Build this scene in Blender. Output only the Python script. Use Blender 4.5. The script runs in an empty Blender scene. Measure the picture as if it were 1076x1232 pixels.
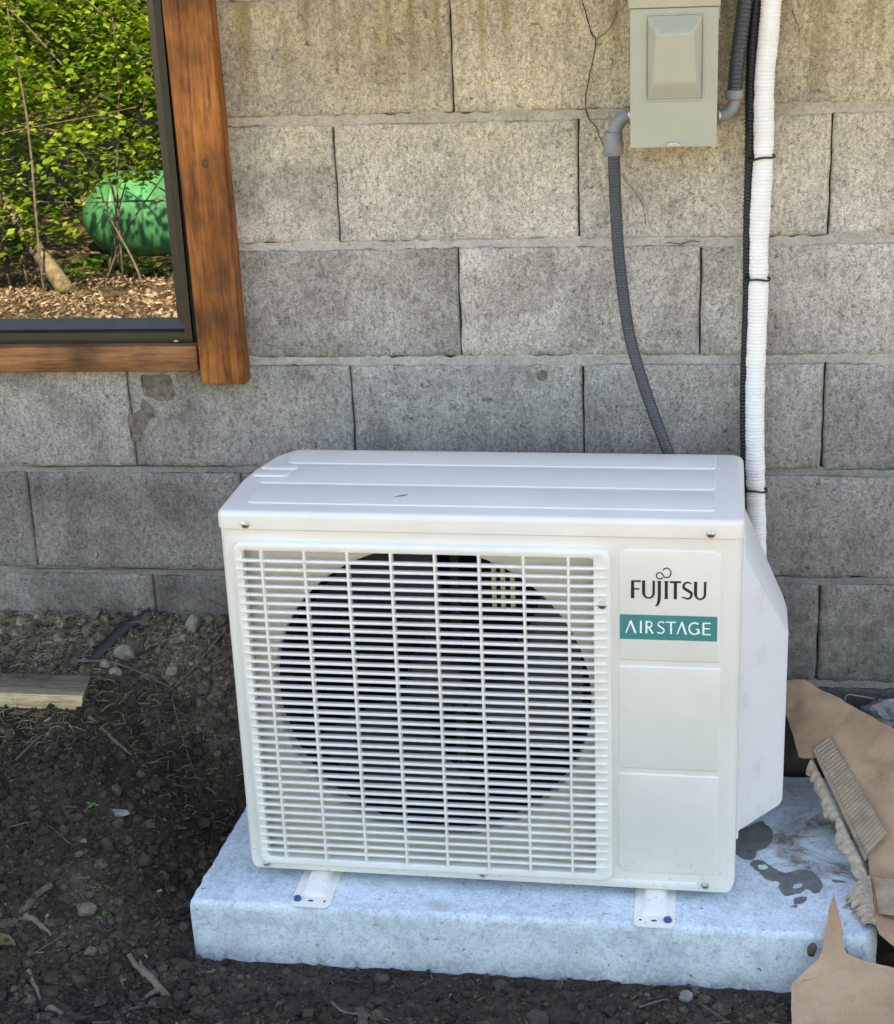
import bpy, bmesh, math, random
import numpy as np
from mathutils import Vector, Matrix, noise

rng = random.Random(7)
sc = bpy.context.scene
COL = sc.collection

# ---------------------------------------------------------------- camera
def cam_matrix(loc, pitch, yaw, roll):
    cp, sp = math.cos(pitch), math.sin(pitch)
    cy, sy = math.cos(yaw), math.sin(yaw)
    f = Vector((sy * cp, cy * cp, -sp))
    r = Vector((cy, -sy, 0))
    u = r.cross(f)
    cr, sr = math.cos(roll), math.sin(roll)
    r2 = cr * r + sr * u
    u2 = -sr * r + cr * u
    m = Matrix((r2, u2, -f)).transposed().to_4x4()
    m.translation = Vector(loc)
    return m

cd = bpy.data.cameras.new('camera')
cam = bpy.data.objects.new('camera', cd)
COL.objects.link(cam)
cam.matrix_world = cam_matrix((0.5621, -2.7337, 1.5903), math.radians(20.251), math.radians(-8.2693), math.radians(-2.3933))
cd.sensor_fit = 'VERTICAL'
cd.sensor_height = 24.0
cd.lens = 24.0 * 1978.9 / 1232.0
cd.clip_start = 0.05
cd.clip_end = 400
sc.camera = cam

# ---------------------------------------------------------------- light
SUN_EL = math.radians(50)
SUN_AZ = math.radians(16)          # from +Y (behind the house) towards +X
SUN_DIR = Vector((math.sin(SUN_AZ) * math.cos(SUN_EL), math.cos(SUN_AZ) * math.cos(SUN_EL), math.sin(SUN_EL)))
world = bpy.data.worlds.new('World')
sc.world = world
world.use_nodes = True
wn = world.node_tree
sky = wn.nodes.new('ShaderNodeTexSky')
sky.sky_type = 'NISHITA'
sky.sun_disc = False
sky.sun_elevation = SUN_EL
sky.sun_rotation = SUN_AZ
sky.air_density = 1.0
sky.dust_density = 0.5
sky.ozone_density = 6.0
bg = wn.nodes['Background']
wn.links.new(sky.outputs[0], bg.inputs['Color'])
bg.inputs['Strength'].default_value = 0.15
sd = bpy.data.lights.new('sun', 'SUN')
sd.energy = 5.0
sd.angle = math.radians(0.5)
sd.color = (1.0, 0.94, 0.84)
sun = bpy.data.objects.new('sun', sd)
COL.objects.link(sun)
sun.rotation_euler = SUN_DIR.to_track_quat('Z', 'Y').to_euler()
sun.location = (0, 0, 12)

vs = sc.view_settings
vs.view_transform = 'Standard'
vs.look = 'None'
vs.gamma = 1.0
vs.use_curve_mapping = False
vs.exposure = 2.70
vs.use_white_balance = True
vs.white_balance_temperature = 10600
vs.white_balance_tint = 19
sc.render.engine = 'CYCLES'
sc.cycles.max_bounces = 8
sc.cycles.diffuse_bounces = 4
sc.cycles.glossy_bounces = 4
sc.cycles.transparent_max_bounces = 8
sc.cycles.sample_clamp_indirect = 6.0
sc.cycles.caustics_reflective = False
sc.cycles.caustics_refractive = False

# ---------------------------------------------------------------- node helpers
class Mat:
    def __init__(self, name, base=(.5, .5, .5), rough=.6, metal=0.0, spec=.5):
        self.m = bpy.data.materials.new(name)
        self.m.use_nodes = True
        self.t = self.m.node_tree
        self.b = self.t.nodes['Principled BSDF']
        self.b.inputs['Base Color'].default_value = (*base, 1)
        self.b.inputs['Roughness'].default_value = rough
        self.b.inputs['Metallic'].default_value = metal
        self.b.inputs['Specular IOR Level'].default_value = spec

    def n(self, typ, ins=None, **props):
        nd = self.t.nodes.new(typ)
        for k, v in props.items():
            setattr(nd, k, v)
        for k, v in (ins or {}).items():
            self.put(nd.inputs[k], v)
        return nd

    def put(self, sock, v):
        if isinstance(v, bpy.types.NodeSocket):
            self.t.links.new(v, sock)
        elif isinstance(v, tuple) and len(v) == 3 and sock.type == 'RGBA':
            sock.default_value = (*v, 1)
        else:
            sock.default_value = v

    def pos(self):
        return self.n('ShaderNodeNewGeometry').outputs['Position']

    def obj(self):
        return self.n('ShaderNodeTexCoord').outputs['Object']

    def mapped(self, vec, scale=(1, 1, 1), loc=(0, 0, 0), rot=(0, 0, 0)):
        return self.n('ShaderNodeMapping', {'Vector': vec, 'Scale': scale, 'Location': loc, 'Rotation': rot}).outputs[0]

    def noise(self, vec, scale, detail=3, rough=.55, dist=0.0):
        return self.n('ShaderNodeTexNoise', {'Vector': vec, 'Scale': scale, 'Detail': detail, 'Roughness': rough, 'Distortion': dist}).outputs[0]

    def ramp(self, fac, *stops):
        nd = self.n('ShaderNodeValToRGB', {'Fac': fac})
        e = nd.color_ramp.elements
        while len(e) < len(stops):
            e.new(0.5)
        for el, (p, c) in zip(e, stops):
            el.position = p
            if isinstance(c, (int, float)):
                c = (c, c, c)
            el.color = (*c, 1)
        return nd.outputs[0]

    def mix(self, fac, a, b, blend='MIX'):
        nd = self.n('ShaderNodeMix', data_type='RGBA', blend_type=blend)
        self.put(nd.inputs[0], fac)
        self.put(nd.inputs[6], a)
        self.put(nd.inputs[7], b)
        return nd.outputs[2]

    def math(self, op, a, b=0.0, clamp=False):
        nd = self.n('ShaderNodeMath', operation=op, use_clamp=clamp)
        self.put(nd.inputs[0], a)
        self.put(nd.inputs[1], b)
        return nd.outputs[0]

    def maprange(self, v, a, b, c=0.0, d=1.0):
        return self.n('ShaderNodeMapRange', {'Value': v, 'From Min': a, 'From Max': b, 'To Min': c, 'To Max': d}, interpolation_type='SMOOTHSTEP').outputs[0]

    def sep(self, vec):
        return self.n('ShaderNodeSeparateXYZ', {'Vector': vec}).outputs

    def rand(self):
        return self.n('ShaderNodeObjectInfo').outputs['Random']

    def island(self):
        return self.n('ShaderNodeNewGeometry').outputs['Random Per Island']

    def bump(self, h, strength=.3, dist=.002, normal=None):
        ins = {'Height': h, 'Strength': strength, 'Distance': dist}
        if normal is not None:
            ins['Normal'] = normal
        return self.n('ShaderNodeBump', ins).outputs[0]

    def color(self, c):
        self.put(self.b.inputs['Base Color'], c)

    def rough(self, v):
        self.put(self.b.inputs['Roughness'], v)

    def normal(self, v):
        self.put(self.b.inputs['Normal'], v)

# ---------------------------------------------------------------- materials
def block_material():
    k = Mat('weathered concrete block', rough=.92, spec=.25)
    p = k.pos()
    off = k.n('ShaderNodeVectorMath', {0: k.n('ShaderNodeCombineXYZ', {0: k.rand(), 1: k.rand(), 2: k.rand()}).outputs[0], 3: 7.0}, operation='SCALE').outputs[0]
    q = k.n('ShaderNodeVectorMath', {0: p, 1: off}, operation='ADD').outputs[0]
    z = k.sep(p)[2]
    x = k.sep(p)[0]
    grain = k.noise(q, 215, 3, .62, 1.3)
    grain2 = k.noise(k.mapped(q, (1.5, 1, .55)), 90, 2, .6, .8)
    blot = k.noise(q, 9, 4, .6)
    base = k.ramp(blot, (.28, (.36, .335, .30)), (.5, (.47, .443, .40)), (.72, (.55, .525, .48)))
    tone = k.maprange(k.rand(), 0, 1, .78, 1.14)
    mot = k.noise(k.mapped(q, (1, 1, .7)), 4.2, 5, .68, .5)
    base = k.mix(.85, base, k.ramp(mot, (.34, .55), (.5, .98), (.68, 1.14)), 'MULTIPLY')
    base = k.mix(1.0, base, tone, 'MULTIPLY')
    g = k.ramp(grain, (.30, .34), (.44, .80), (.56, 1.12), (.76, 1.34))
    base = k.mix(.9, base, g, 'MULTIPLY')
    g2 = k.ramp(grain2, (.34, .66), (.5, 1.0), (.7, 1.12))
    base = k.mix(.7, base, g2, 'MULTIPLY')
    # washed yellow-brown run marks from the roof edge on the top courses
    drip = k.noise(k.mapped(p, (26, 26, 2.2)), 1.0, 4, .6)
    dm = k.math('MULTIPLY', k.ramp(drip, (.46, 0.0), (.60, 1.0)), k.maprange(z, 1.20, 1.46), True)
    base = k.mix(k.math('MULTIPLY', dm, .60), base, (.23, .17, .065))
    bounce_tint = k.math('MULTIPLY', k.maprange(z, .95, 1.42), k.maprange(blot, .2, .8, .55, 1.0), True)  # warm bounce light on the upper courses, put into the colour by height
    base = k.mix(bounce_tint, base, k.mix(1.0, base, (1.0, .88, .60), 'MULTIPLY'))
    pit = k.ramp(k.noise(q, 62, 3, .55, .5), (.27, 1.0), (.33, 0.0))
    base = k.mix(k.math('MULTIPLY', pit, .75), base, (.09, .08, .07))
    # lime bloom, pale scuffs
    sc_ = k.noise(k.mapped(q, (3, 3, 9)), 3.2, 5, .7)
    base = k.mix(k.math('MULTIPLY', k.ramp(sc_, (.60, 0.0), (.75, 1.0)), .45), base, (.46, .45, .42))
    # soil splash low on the left part
    spl = k.math('MULTIPLY', k.maprange(z, .47, .36), k.ramp(k.noise(p, 22, 4, .7), (.38, 0.0), (.62, 1.0)), True)
    base = k.mix(k.math('MULTIPLY', spl, .6), base, (.16, .145, .12))
    # damp and algae near the ground
    dn = k.noise(p, 16, 4, .65)
    damp = k.math('MULTIPLY', k.maprange(z, .33, .19), k.ramp(dn, (.3, .35), (.6, 1.0)), True)
    base = k.mix(k.math('MULTIPLY', damp, .8), base, (.055, .053, .045))
    low = k.maprange(z, 1.15, .55)  # courses get darker from mid wall downward
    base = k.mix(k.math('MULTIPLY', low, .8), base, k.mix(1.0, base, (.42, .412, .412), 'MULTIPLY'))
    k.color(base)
    h = k.math('ADD', k.ramp(grain, (.28, 0.0), (.5, .8), (.7, 1.0)), k.math('MULTIPLY', grain2, .5))
    k.normal(k.bump(h, .55, .0022))
    return k.m

def mortar_material():
    k = Mat('pale smeared mortar', rough=.95, spec=.2)
    p = k.pos()
    z = k.sep(p)[2]
    a = k.noise(p, 14, 5, .65)
    b = k.noise(p, 150, 4, .65, 1.2)
    c = k.ramp(a, (.3, (.34, .32, .285)), (.55, (.455, .433, .39)), (.75, (.54, .52, .475)))
    c = k.mix(.65, c, k.ramp(b, (.32, .42), (.5, .98), (.7, 1.15)), 'MULTIPLY')
    bounce_tone = k.maprange(z, 1.0, 1.4)  # same warm bounce light painted into the upper mortar
    c = k.mix(bounce_tone, c, k.mix(1.0, c, (1.0, .92, .74), 'MULTIPLY'))
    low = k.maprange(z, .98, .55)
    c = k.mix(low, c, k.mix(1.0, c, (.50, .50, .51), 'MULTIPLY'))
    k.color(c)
    k.normal(k.bump(k.math('ADD', b, a), .5, .002))
    return k.m

def enamel_material():
    k = Mat('cream enamelled sheet metal', (.74, .72, .655), .36, spec=.5)
    p = k.pos()
    d = k.noise(p, 7, 4, .6)
    c = k.ramp(d, (.3, (.71, .69, .625)), (.6, (.76, .742, .685)))
    s = k.noise(k.mapped(p, (1, 1, .35)), 33, 4, .7)
    c = k.mix(k.math('MULTIPLY', k.ramp(s, (.67, 0.0), (.78, 1.0)), .35), c, (.52, .49, .41))
    sp = k.math('MULTIPLY', k.maprange(k.sep(p)[2], .20, .085), k.ramp(k.noise(p, 130, 3, .6), (.60, 0.0), (.70, 1.0)), True)
    c = k.mix(k.math('MULTIPLY', sp, .45), c, (.30, .25, .19))
    ds = k.ramp(k.noise(k.mapped(p, (1, 1, 1), (3, 1, 2)), 55, 5, .75), (.66, 0.0), (.74, 1.0))
    c = k.mix(k.math('MULTIPLY', ds, .30), c, (.45, .41, .33))
    k.color(c)
    k.rough(k.ramp(k.noise(p, 40, 3), (.3, .30), (.7, .44)))
    k.normal(k.bump(k.noise(p, 6, 2), .06, .004))
    return k.m

def plastic_material():
    k = Mat('white slat plastic', (.80, .79, .74), .42)
    d = k.noise(k.pos(), 12, 4, .6)
    k.color(k.ramp(d, (.35, (.735, .72, .665)), (.6, (.795, .782, .735))))
    return k.m

def cover_material():
    k = Mat('pale grey-white valve cover plastic', (.74, .73, .72), .48)
    d = k.noise(k.pos(), 17, 4, .6)
    k.color(k.ramp(d, (.3, (.66, .65, .63)), (.45, (.73, .725, .715)), (.7, (.75, .745, .735))))
    return k.m

def concrete_material():
    k = Mat('pale cast concrete', rough=.85, spec=.3)
    p = k.pos()
    a = k.noise(p, 8, 5, .62, .6)
    b = k.noise(p, 45, 4, .65, 1.2)
    c = k.noise(p, 210, 2, .6)
    col = k.ramp(a, (.3, (.43, .51, .56)), (.5, (.545, .635, .685)), (.72, (.645, .735, .78)))
    col = k.mix(.7, col, k.ramp(b, (.32, .70), (.5, 1.0), (.66, 1.10)), 'MULTIPLY')
    col = k.mix(.75, col, k.ramp(c, (.3, .66), (.5, 1.0), (.75, 1.08)), 'MULTIPLY')
    pit = k.ramp(k.noise(p, 95, 2, .5, .4), (.25, 1.0), (.31, 0.0))
    col = k.mix(k.math('MULTIPLY', pit, .8), col, (.12, .11, .10))
    # mud smudges by the cardboard
    d = k.n('ShaderNodeVectorMath', {0: p, 1: (.83, -.27, .075)}, operation='DISTANCE').outputs['Value']
    dd = k.math('ADD', d, k.math('MULTIPLY', k.math('SUBTRACT', a, .5), .20))
    ring = k.math('MULTIPLY', k.maprange(dd, .035, .07), k.maprange(dd, .12, .08), True)
    ring = k.math('MULTIPLY', ring, k.ramp(b, (.36, .3), (.6, 1.0)), True)
    col = k.mix(k.math('MULTIPLY', ring, .95), col, (.17, .135, .10))
    # soil splash along the foot of the slab
    z = k.sep(p)[2]
    foot = k.math('MULTIPLY', k.maprange(z, .012, -.03), k.ramp(b, (.4, 0.0), (.6, 1.0)), True)
    col = k.mix(k.math('MULTIPLY', foot, .6), col, (.16, .13, .10))
    # rusty-tan stains on the form-cast face
    st = k.ramp(k.noise(k.mapped(p, (1, 1, .6)), 11, 4, .6), (.64, 0.0), (.74, 1.0))
    col = k.mix(k.math('MULTIPLY', st, .35), col, (.34, .27, .18))
    k.color(col)
    k.normal(k.bump(k.math('ADD', b, k.math('MULTIPLY', pit, -1.5)), .35, .002))
    return k.m

def soil_material(name='dark loose soil', crumb=False):
    k = Mat(name, rough=.95, spec=.2)
    p = k.pos()
    xyz = k.sep(p)
    a = k.noise(p, 6, 5, .65)
    b = k.noise(p, 120, 4, .7)
    dark = k.ramp(a, (.3, (.031, .0225, .0165)), (.55, (.054, .040, .030)), (.75, (.092, .070, .053)))
    dry = k.ramp(a, (.3, (.085, .066, .048)), (.6, (.16, .13, .095)), (.8, (.235, .20, .15)))
    yy = k.math('ADD', xyz[1], k.math('MULTIPLY', k.math('SUBTRACT', a, .5), .25))
    near = k.math('MULTIPLY', k.maprange(yy, -.17, -.02), k.maprange(xyz[1], .5, .1), True)
    c = k.mix(near, dark, dry)
    if not crumb:
        far = k.maprange(xyz[1], -2.2, -3.0)
        ln = k.noise(p, 9, 5, .7)
        litter = k.ramp(ln, (.3, (.30, .20, .09)), (.5, (.46, .32, .15)), (.7, (.56, .42, .22)))  # yard strip out of view, kept pale and warm to bounce light
        c = k.mix(far, c, litter)
        c = k.mix(k.maprange(xyz[1], -4.6, -5.6), c, k.ramp(ln, (.35, (.035, .03, .018)), (.65, (.13, .10, .06))))
    c = k.mix(.8, c, k.ramp(b, (.3, .45), (.5, 1.0), (.72, 1.6)), 'MULTIPLY')
    if crumb:
        c = k.mix(1.0, c, k.ramp(k.island(), (0, .6), (.6, 1.1), (.95, 1.6), (.99, 2.0), (1, 3.2)), 'MULTIPLY')
    k.color(c)
    k.normal(k.bump(b, .7, .004))
    return k.m

def wood_material(name, dark, mid, light, knots=True, axis='Z', scale=1.0):
    k = Mat(name, rough=.62, spec=.35)
    o = k.obj()
    sc3 = {'Z': (1, 1, .07), 'X': (.07, 1, 1)}[axis]
    v = k.mapped(o, tuple(s * scale for s in sc3))
    w = k.noise(v, 26, 4, .6, 1.2)
    f = k.noise(v, 190, 3, .6)
    big = k.noise(o, 7, 3, .6)
    c = k.ramp(w, (.28, dark), (.5, mid), (.74, light))
    c = k.mix(.85, c, k.ramp(f, (.30, .40), (.5, .95), (.75, 1.2)), 'MULTIPLY')
    sp_ = k.noise(k.mapped(o, (1, 1, .35) if axis == 'Z' else (.35, 1, 1)), 75, 4, .7, .6)
    c = k.mix(.7, c, k.ramp(sp_, (.3, .5), (.48, 1.0), (.7, 1.12)), 'MULTIPLY')
    c = k.mix(.75, c, k.ramp(big, (.33, .26), (.5, .9), (.66, 1.3)), 'MULTIPLY')
    if knots:
        vo = k.n('ShaderNodeTexVoronoi', {'Vector': k.mapped(o, (1, 1, .8) if axis == 'Z' else (.8, 1, 1)), 'Scale': 7.5, 'Randomness': 1.0}).outputs['Distance']
        kn = k.ramp(k.math('ADD', vo, k.math('MULTIPLY', k.math('SUBTRACT', w, .5), .08)), (.045, 1.0), (.11, 0.0))
        c = k.mix(k.math('MULTIPLY', kn, .7), c, tuple(d * .35 for d in dark))
        chk = k.ramp(k.noise(k.mapped(o, (60, 60, 3) if axis == 'Z' else (3, 60, 60)), 1.0, 3, .6), (.24, 1.0), (.30, 0.0))
        c = k.mix(k.math('MULTIPLY', chk, .7), c, tuple(d * .3 for d in dark))
    k.color(c)
    k.normal(k.bump(k.math('ADD', w, f), .25, .0015))
    return k.m

def cardboard_material():
    k = Mat('brown kraft cardboard', rough=.85, spec=.2)
    p = k.pos()
    a = k.noise(p, 7, 4, .6)
    f = k.noise(k.mapped(p, (1, .4, .4)), 320, 2, .6)
    c = k.ramp(a, (.3, (.35, .205, .125)), (.55, (.45, .275, .17)), (.75, (.54, .345, .225)))
    c = k.mix(.35, c, k.ramp(f, (.3, .8), (.6, 1.05)), 'MULTIPLY')
    dirt = k.ramp(k.noise(p, 13, 5, .7), (.56, 0.0), (.72, 1.0))
    c = k.mix(k.math('MULTIPLY', dirt, .45), c, (.20, .135, .085))
    k.color(c)
    k.normal(k.bump(k.math('ADD', k.noise(p, 22, 3), k.math('MULTIPLY', k.noise(p, 75, 3, .6, 1.5), .35)), .35, .006))
    return k.m

def simple(name, c, rough=.5, metal=0.0, var=.18, scale=20, bump=0.0, bscale=120, spec=.5):
    k = Mat(name, c, rough, metal, spec)
    d = k.noise(k.pos(), scale, 4, .6)
    lo = tuple(x * (1 - var) for x in c)
    hi = tuple(min(1, x * (1 + var)) for x in c)
    k.color(k.ramp(d, (.3, lo), (.7, hi)))
    if bump:
        k.normal(k.bump(k.noise(k.pos(), bscale, 3), bump, .003))
    return k.m

def varied(name, stops, rough=.7, trans=0.0):
    """colour picked per piece"""
    k = Mat(name, rough=rough, spec=.3)
    c = k.ramp(k.island(), *stops)
    k.color(c)
    if trans:
        tr = k.n('ShaderNodeBsdfTranslucent', {'Color': k.mix(1.0, c, (1.25, 1.3, .55), 'MULTIPLY')})
        mx = k.n('ShaderNodeMixShader', {0: trans, 1: k.b.outputs[0], 2: tr.outputs[0]})
        out = next(n for n in k.t.nodes if n.type == 'OUTPUT_MATERIAL')
        k.t.links.new(mx.outputs[0], out.inputs['Surface'])
    return k.m

def glass_material():
    k = Mat('reflective window glass', (.01, .012, .012), .02)
    gl = k.n('ShaderNodeBsdfGlossy', {'Color': (.96, .98, .95), 'Roughness': 0.0})
    tr = k.n('ShaderNodeBsdfTransparent', {'Color': (.55, .60, .58)})
    mx = k.n('ShaderNodeMixShader', {0: .20, 1: tr.outputs[0], 2: gl.outputs[0]})
    out = next(n for n in k.t.nodes if n.type == 'OUTPUT_MATERIAL')
    k.t.links.new(mx.outputs[0], out.inputs['Surface'])
    return k.m

M = dict(
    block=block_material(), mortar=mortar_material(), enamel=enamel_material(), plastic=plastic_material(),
    cover=cover_material(), concrete=concrete_material(), soil=soil_material(), crumb=soil_material('soil crumbs', True),
    trim=wood_material('orange-stained trim board', (.145, .043, .010), (.345, .112, .026), (.50, .190, .050)),
    trim_h=wood_material('orange-stained sill board', (.16, .062, .022), (.27, .115, .045), (.36, .165, .07), True, 'X'),
    timber_top=wood_material('weathered grey-brown timber', (.115, .085, .055), (.215, .17, .12), (.30, .25, .185), True, 'X', 1.6),
    timber=wood_material('pale sawn timber', (.46, .335, .175), (.58, .44, .25), (.66, .52, .32), False, 'X'),
    timber_end=simple('sawn end grain', (.19, .13, .075), .8, var=.4, scale=90, bump=.4),
    board=cardboard_material(), flute=simple('corrugated liner', (.36, .26, .175), .9, var=.25, scale=30),
    torn=simple('torn cardboard core', (.42, .33, .24), .95, var=.3, scale=120, bump=.5),
    black_frame=simple('dark bronze window frame', (.020, .021, .016), .38, var=.2, scale=60, bump=.1),
    black=simple('black corrugated tubing', (.012, .012, .012), .45, var=.2),
    void=simple('dark interior', (.004, .004, .0045), .8, var=.2),  # near black: shade of closed cavities put into the colour
    coil=simple('dark heat exchanger fins', (.004, .004, .005), .5, .4, var=.3, scale=200),  # darker than real fins, cavity shade included in the colour
    fan=simple('dark grey fan plastic', (.028, .030, .036), .35),
    pale_bar=simple('pale green-yellow bars', (.50, .50, .30), .4, .3),
    screw=simple('bright screw metal', (.55, .54, .50), .28, .9),
    bolt=simple('blue coated bolt', (.012, .075, .21), .4, var=.3, scale=90),
    ink=simple('black printed ink', (.012, .012, .012), .5, var=.05),
    teal=simple('teal printed badge', (.0, .225, .225), .4, var=.04),
    white_ink=simple('white printed letters', (.85, .87, .84), .45, var=.02),
    box=simple('grey-green painted steel', (.375, .395, .325), .30, var=.05, scale=14, spec=.5),
    pvc=simple('grey conduit fitting', (.23, .235, .24), .45, var=.12),
    conduit=simple('grey liquid-tight conduit', (.045, .051, .058), .36, var=.15),
    steel=simple('zinc lock nut', (.42, .41, .38), .35, .8),
    pipe=simple('white foam pipe wrap', (.80, .80, .78), .6, var=.05, scale=30, bump=.25, bscale=160),
    damp=simple('wet concrete', (.15, .165, .16), .38, var=.3, scale=60, spec=.5),
    patch=simple('spalled raw block', (.15, .125, .10), .95, var=.5, scale=90, bump=.8, bscale=170),
    crack=simple('crack shadow gap', (.035, .03, .025), .95, var=.3),
    stone=simple('grey field stone', (.20, .185, .165), .85, var=.35, scale=50, bump=.5),
    clod=simple('round brown clod', (.050, .041, .033), .95, var=.35, scale=70, bump=.6),
    twig=simple('bleached twig', (.135, .105, .078), .85, var=.4, scale=70, bump=.4),
    bark=simple('dark bark', (.075, .060, .047), .9, var=.45, scale=60, bump=.8, bscale=60),
    strip=simple('black plastic strip', (.016, .016, .017), .55, var=.3),
    chips=varied('wood chips and straw', ((0, (.035, .027, .020)), (.6, (.075, .058, .042)), (.9, (.14, .115, .085)), (1, (.30, .27, .21)))),
    straw=varied('dry grass', ((0, (.16, .12, .06)), (.6, (.28, .22, .11)), (1, (.42, .36, .22)))),
    sprout=varied('seedling leaf', ((0, (.05, .16, .04)), (1, (.13, .30, .09))), .5, .3),
    oldleaf=simple('olive fallen leaf', (.095, .085, .03), .6, var=.4, scale=60),
    foil=simple('crumpled grey plastic sheet', (.17, .175, .18), .42, var=.4, scale=40, bump=.6, bscale=90),
    roof=simple('dark roof shingles', (.06, .055, .05), .9, var=.3),
    bounce_soffit=wood_material('golden pine soffit', (.42, .27, .09), (.56, .38, .14), (.66, .47, .20), False, 'X'),
    tank=simple('green painted tank', (.045, .27, .13), .32, var=.4, scale=4),
    leaf=varied('spring leaves', ((0, (.025, .07, .010)), (.35, (.085, .20, .020)), (.7, (.20, .36, .035)), (1, (.38, .50, .09))), .5, .45),
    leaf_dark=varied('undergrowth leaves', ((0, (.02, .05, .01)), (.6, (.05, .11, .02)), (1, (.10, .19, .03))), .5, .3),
    litter=varied('dry leaf litter', ((0, (.06, .045, .03)), (.35, (.15, .105, .07)), (.7, (.30, .23, .165)), (1, (.50, .42, .33)))),
    trunk=simple('grey-brown tree bark', (.13, .11, .085), .9, var=.5, scale=25, bump=.8, bscale=40),
    log=simple('mossy fallen log', (.17, .145, .095), .9, var=.6, scale=18, bump=.8, bscale=40),
    knot=simple('dark wood knot', (.10, .055, .022), .8, var=.5, scale=160, bump=.5),
    grille_in=simple('fan shroud enamel', (.66, .63, .55), .5, var=.05),
    glass=glass_material(),
)

# ---------------------------------------------------------------- object helpers
def link(o, parent=None):
    COL.objects.link(o)
    if parent is not None:
        o.parent = parent
    return o

def mesh_obj(name, verts, faces, mat, parent=None, smooth=False, loc=None):
    me = bpy.data.meshes.new(name)
    me.from_pydata([tuple(v) for v in verts], [], faces)
    me.update()
    if mat is not None:
        me.materials.append(mat)
    if smooth:
        me.polygons.foreach_set('use_smooth', [True] * len(me.polygons))
    o = bpy.data.objects.new(name, me)
    if loc is not None:
        o.location = loc
    return link(o, parent)

def bm_obj(name, bm, mat, parent=None, smooth=False, autosmooth=None):
    me = bpy.data.meshes.new(name)
    bmesh.ops.recalc_face_normals(bm, faces=bm.faces)
    bm.to_mesh(me)
    bm.free()
    for m in (mat if isinstance(mat, (list, tuple)) else [mat]):
        me.materials.append(m)
    if smooth or autosmooth:
        me.polygons.foreach_set('use_smooth', [True] * len(me.polygons))
    if autosmooth:
        me.set_sharp_from_angle(angle=math.radians(autosmooth))
    return link(bpy.data.objects.new(name, me), parent)

def tag(o, label, cat, group=None, kind=None):
    o['label'] = label
    o['category'] = cat
    if group:
        o['group'] = group
    if kind:
        o['kind'] = kind
    return o

def thing(name, label, cat, loc=(0, 0, 0), rotz=0.0, group=None):
    o = bpy.data.objects.new(name, None)
    o.empty_display_size = .05
    o.location = loc
    o.rotation_euler = (0, 0, rotz)
    COL.objects.link(o)
    return tag(o, label, cat, group)

def add_box(bm, x0, x1, y0, y1, z0, z1, bevel=0.0, seg=2, mi=0):
    r = bmesh.ops.create_cube(bm, size=1)
    vs_ = r['verts']
    for v in vs_:
        v.co = Vector(((x0 + x1) / 2 + v.co.x * (x1 - x0), (y0 + y1) / 2 + v.co.y * (y1 - y0), (z0 + z1) / 2 + v.co.z * (z1 - z0)))
    fs = {f for v in vs_ for f in v.link_faces}
    for f in fs:
        f.material_index = mi
    if bevel:
        es = list({e for v in vs_ for e in v.link_edges})
        bmesh.ops.bevel(bm, geom=es, offset=bevel, segments=seg, profile=.5, affect='EDGES', clamp_overlap=True)
    return bm

def box_obj(name, x0, x1, y0, y1, z0, z1, mat, parent=None, bevel=0.0, seg=2):
    bm = bmesh.new()
    add_box(bm, x0, x1, y0, y1, z0, z1, bevel, seg)
    return bm_obj(name, bm, mat, parent, autosmooth=35 if bevel else None)

def round_poly(pts, rad, seg=5):
    """pts (x,y); rad float or list -> rounded outline, CCW kept"""
    n = len(pts)
    out = []
    for i in range(n):
        r = rad[i] if isinstance(rad, (list, tuple)) else rad
        p = Vector(pts[i]); a = Vector(pts[i - 1]); b = Vector(pts[(i + 1) % n])
        if r <= 0:
            out.append(tuple(p)); continue
        da = (a - p).normalized(); db = (b - p).normalized()
        ang = da.angle(db)
        d = min(r / math.tan(ang / 2), (a - p).length * .49, (b - p).length * .49)
        r2 = d * math.tan(ang / 2)
        c = p + (da + db).normalized() * (r2 / math.sin(ang / 2))
        p0 = p + da * d; p1 = p + db * d
        a0 = math.atan2(p0.y - c.y, p0.x - c.x); a1 = math.atan2(p1.y - c.y, p1.x - c.x)
        dl = a1 - a0
        while dl > math.pi: dl -= 2 * math.pi
        while dl < -math.pi: dl += 2 * math.pi
        for k in range(seg + 1):
            t = a0 + dl * k / seg
            out.append((c.x + r2 * math.cos(t), c.y + r2 * math.sin(t)))
    return out

def inset(poly, d):
    n = len(poly)
    out = []
    area = sum(poly[i - 1][0] * poly[i][1] - poly[i][0] * poly[i - 1][1] for i in range(n))
    s = 1 if area > 0 else -1
    for i in range(n):
        a = Vector(poly[i - 1]); p = Vector(poly[i]); b = Vector(poly[(i + 1) % n])
        e1 = (p - a); e2 = (b - p)
        if e1.length < 1e-9: e1 = e2
        if e2.length < 1e-9: e2 = e1
        e1 = e1.normalized(); e2 = e2.normalized()
        n1 = Vector((-e1.y, e1.x)) * s; n2 = Vector((-e2.y, e2.x)) * s
        m = (n1 + n2)
        m = m / max(m.length_squared / 2, .3) if m.length > 1e-6 else n1
        out.append((p.x + m.x * d, p.y + m.y * d))
    return out

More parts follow.
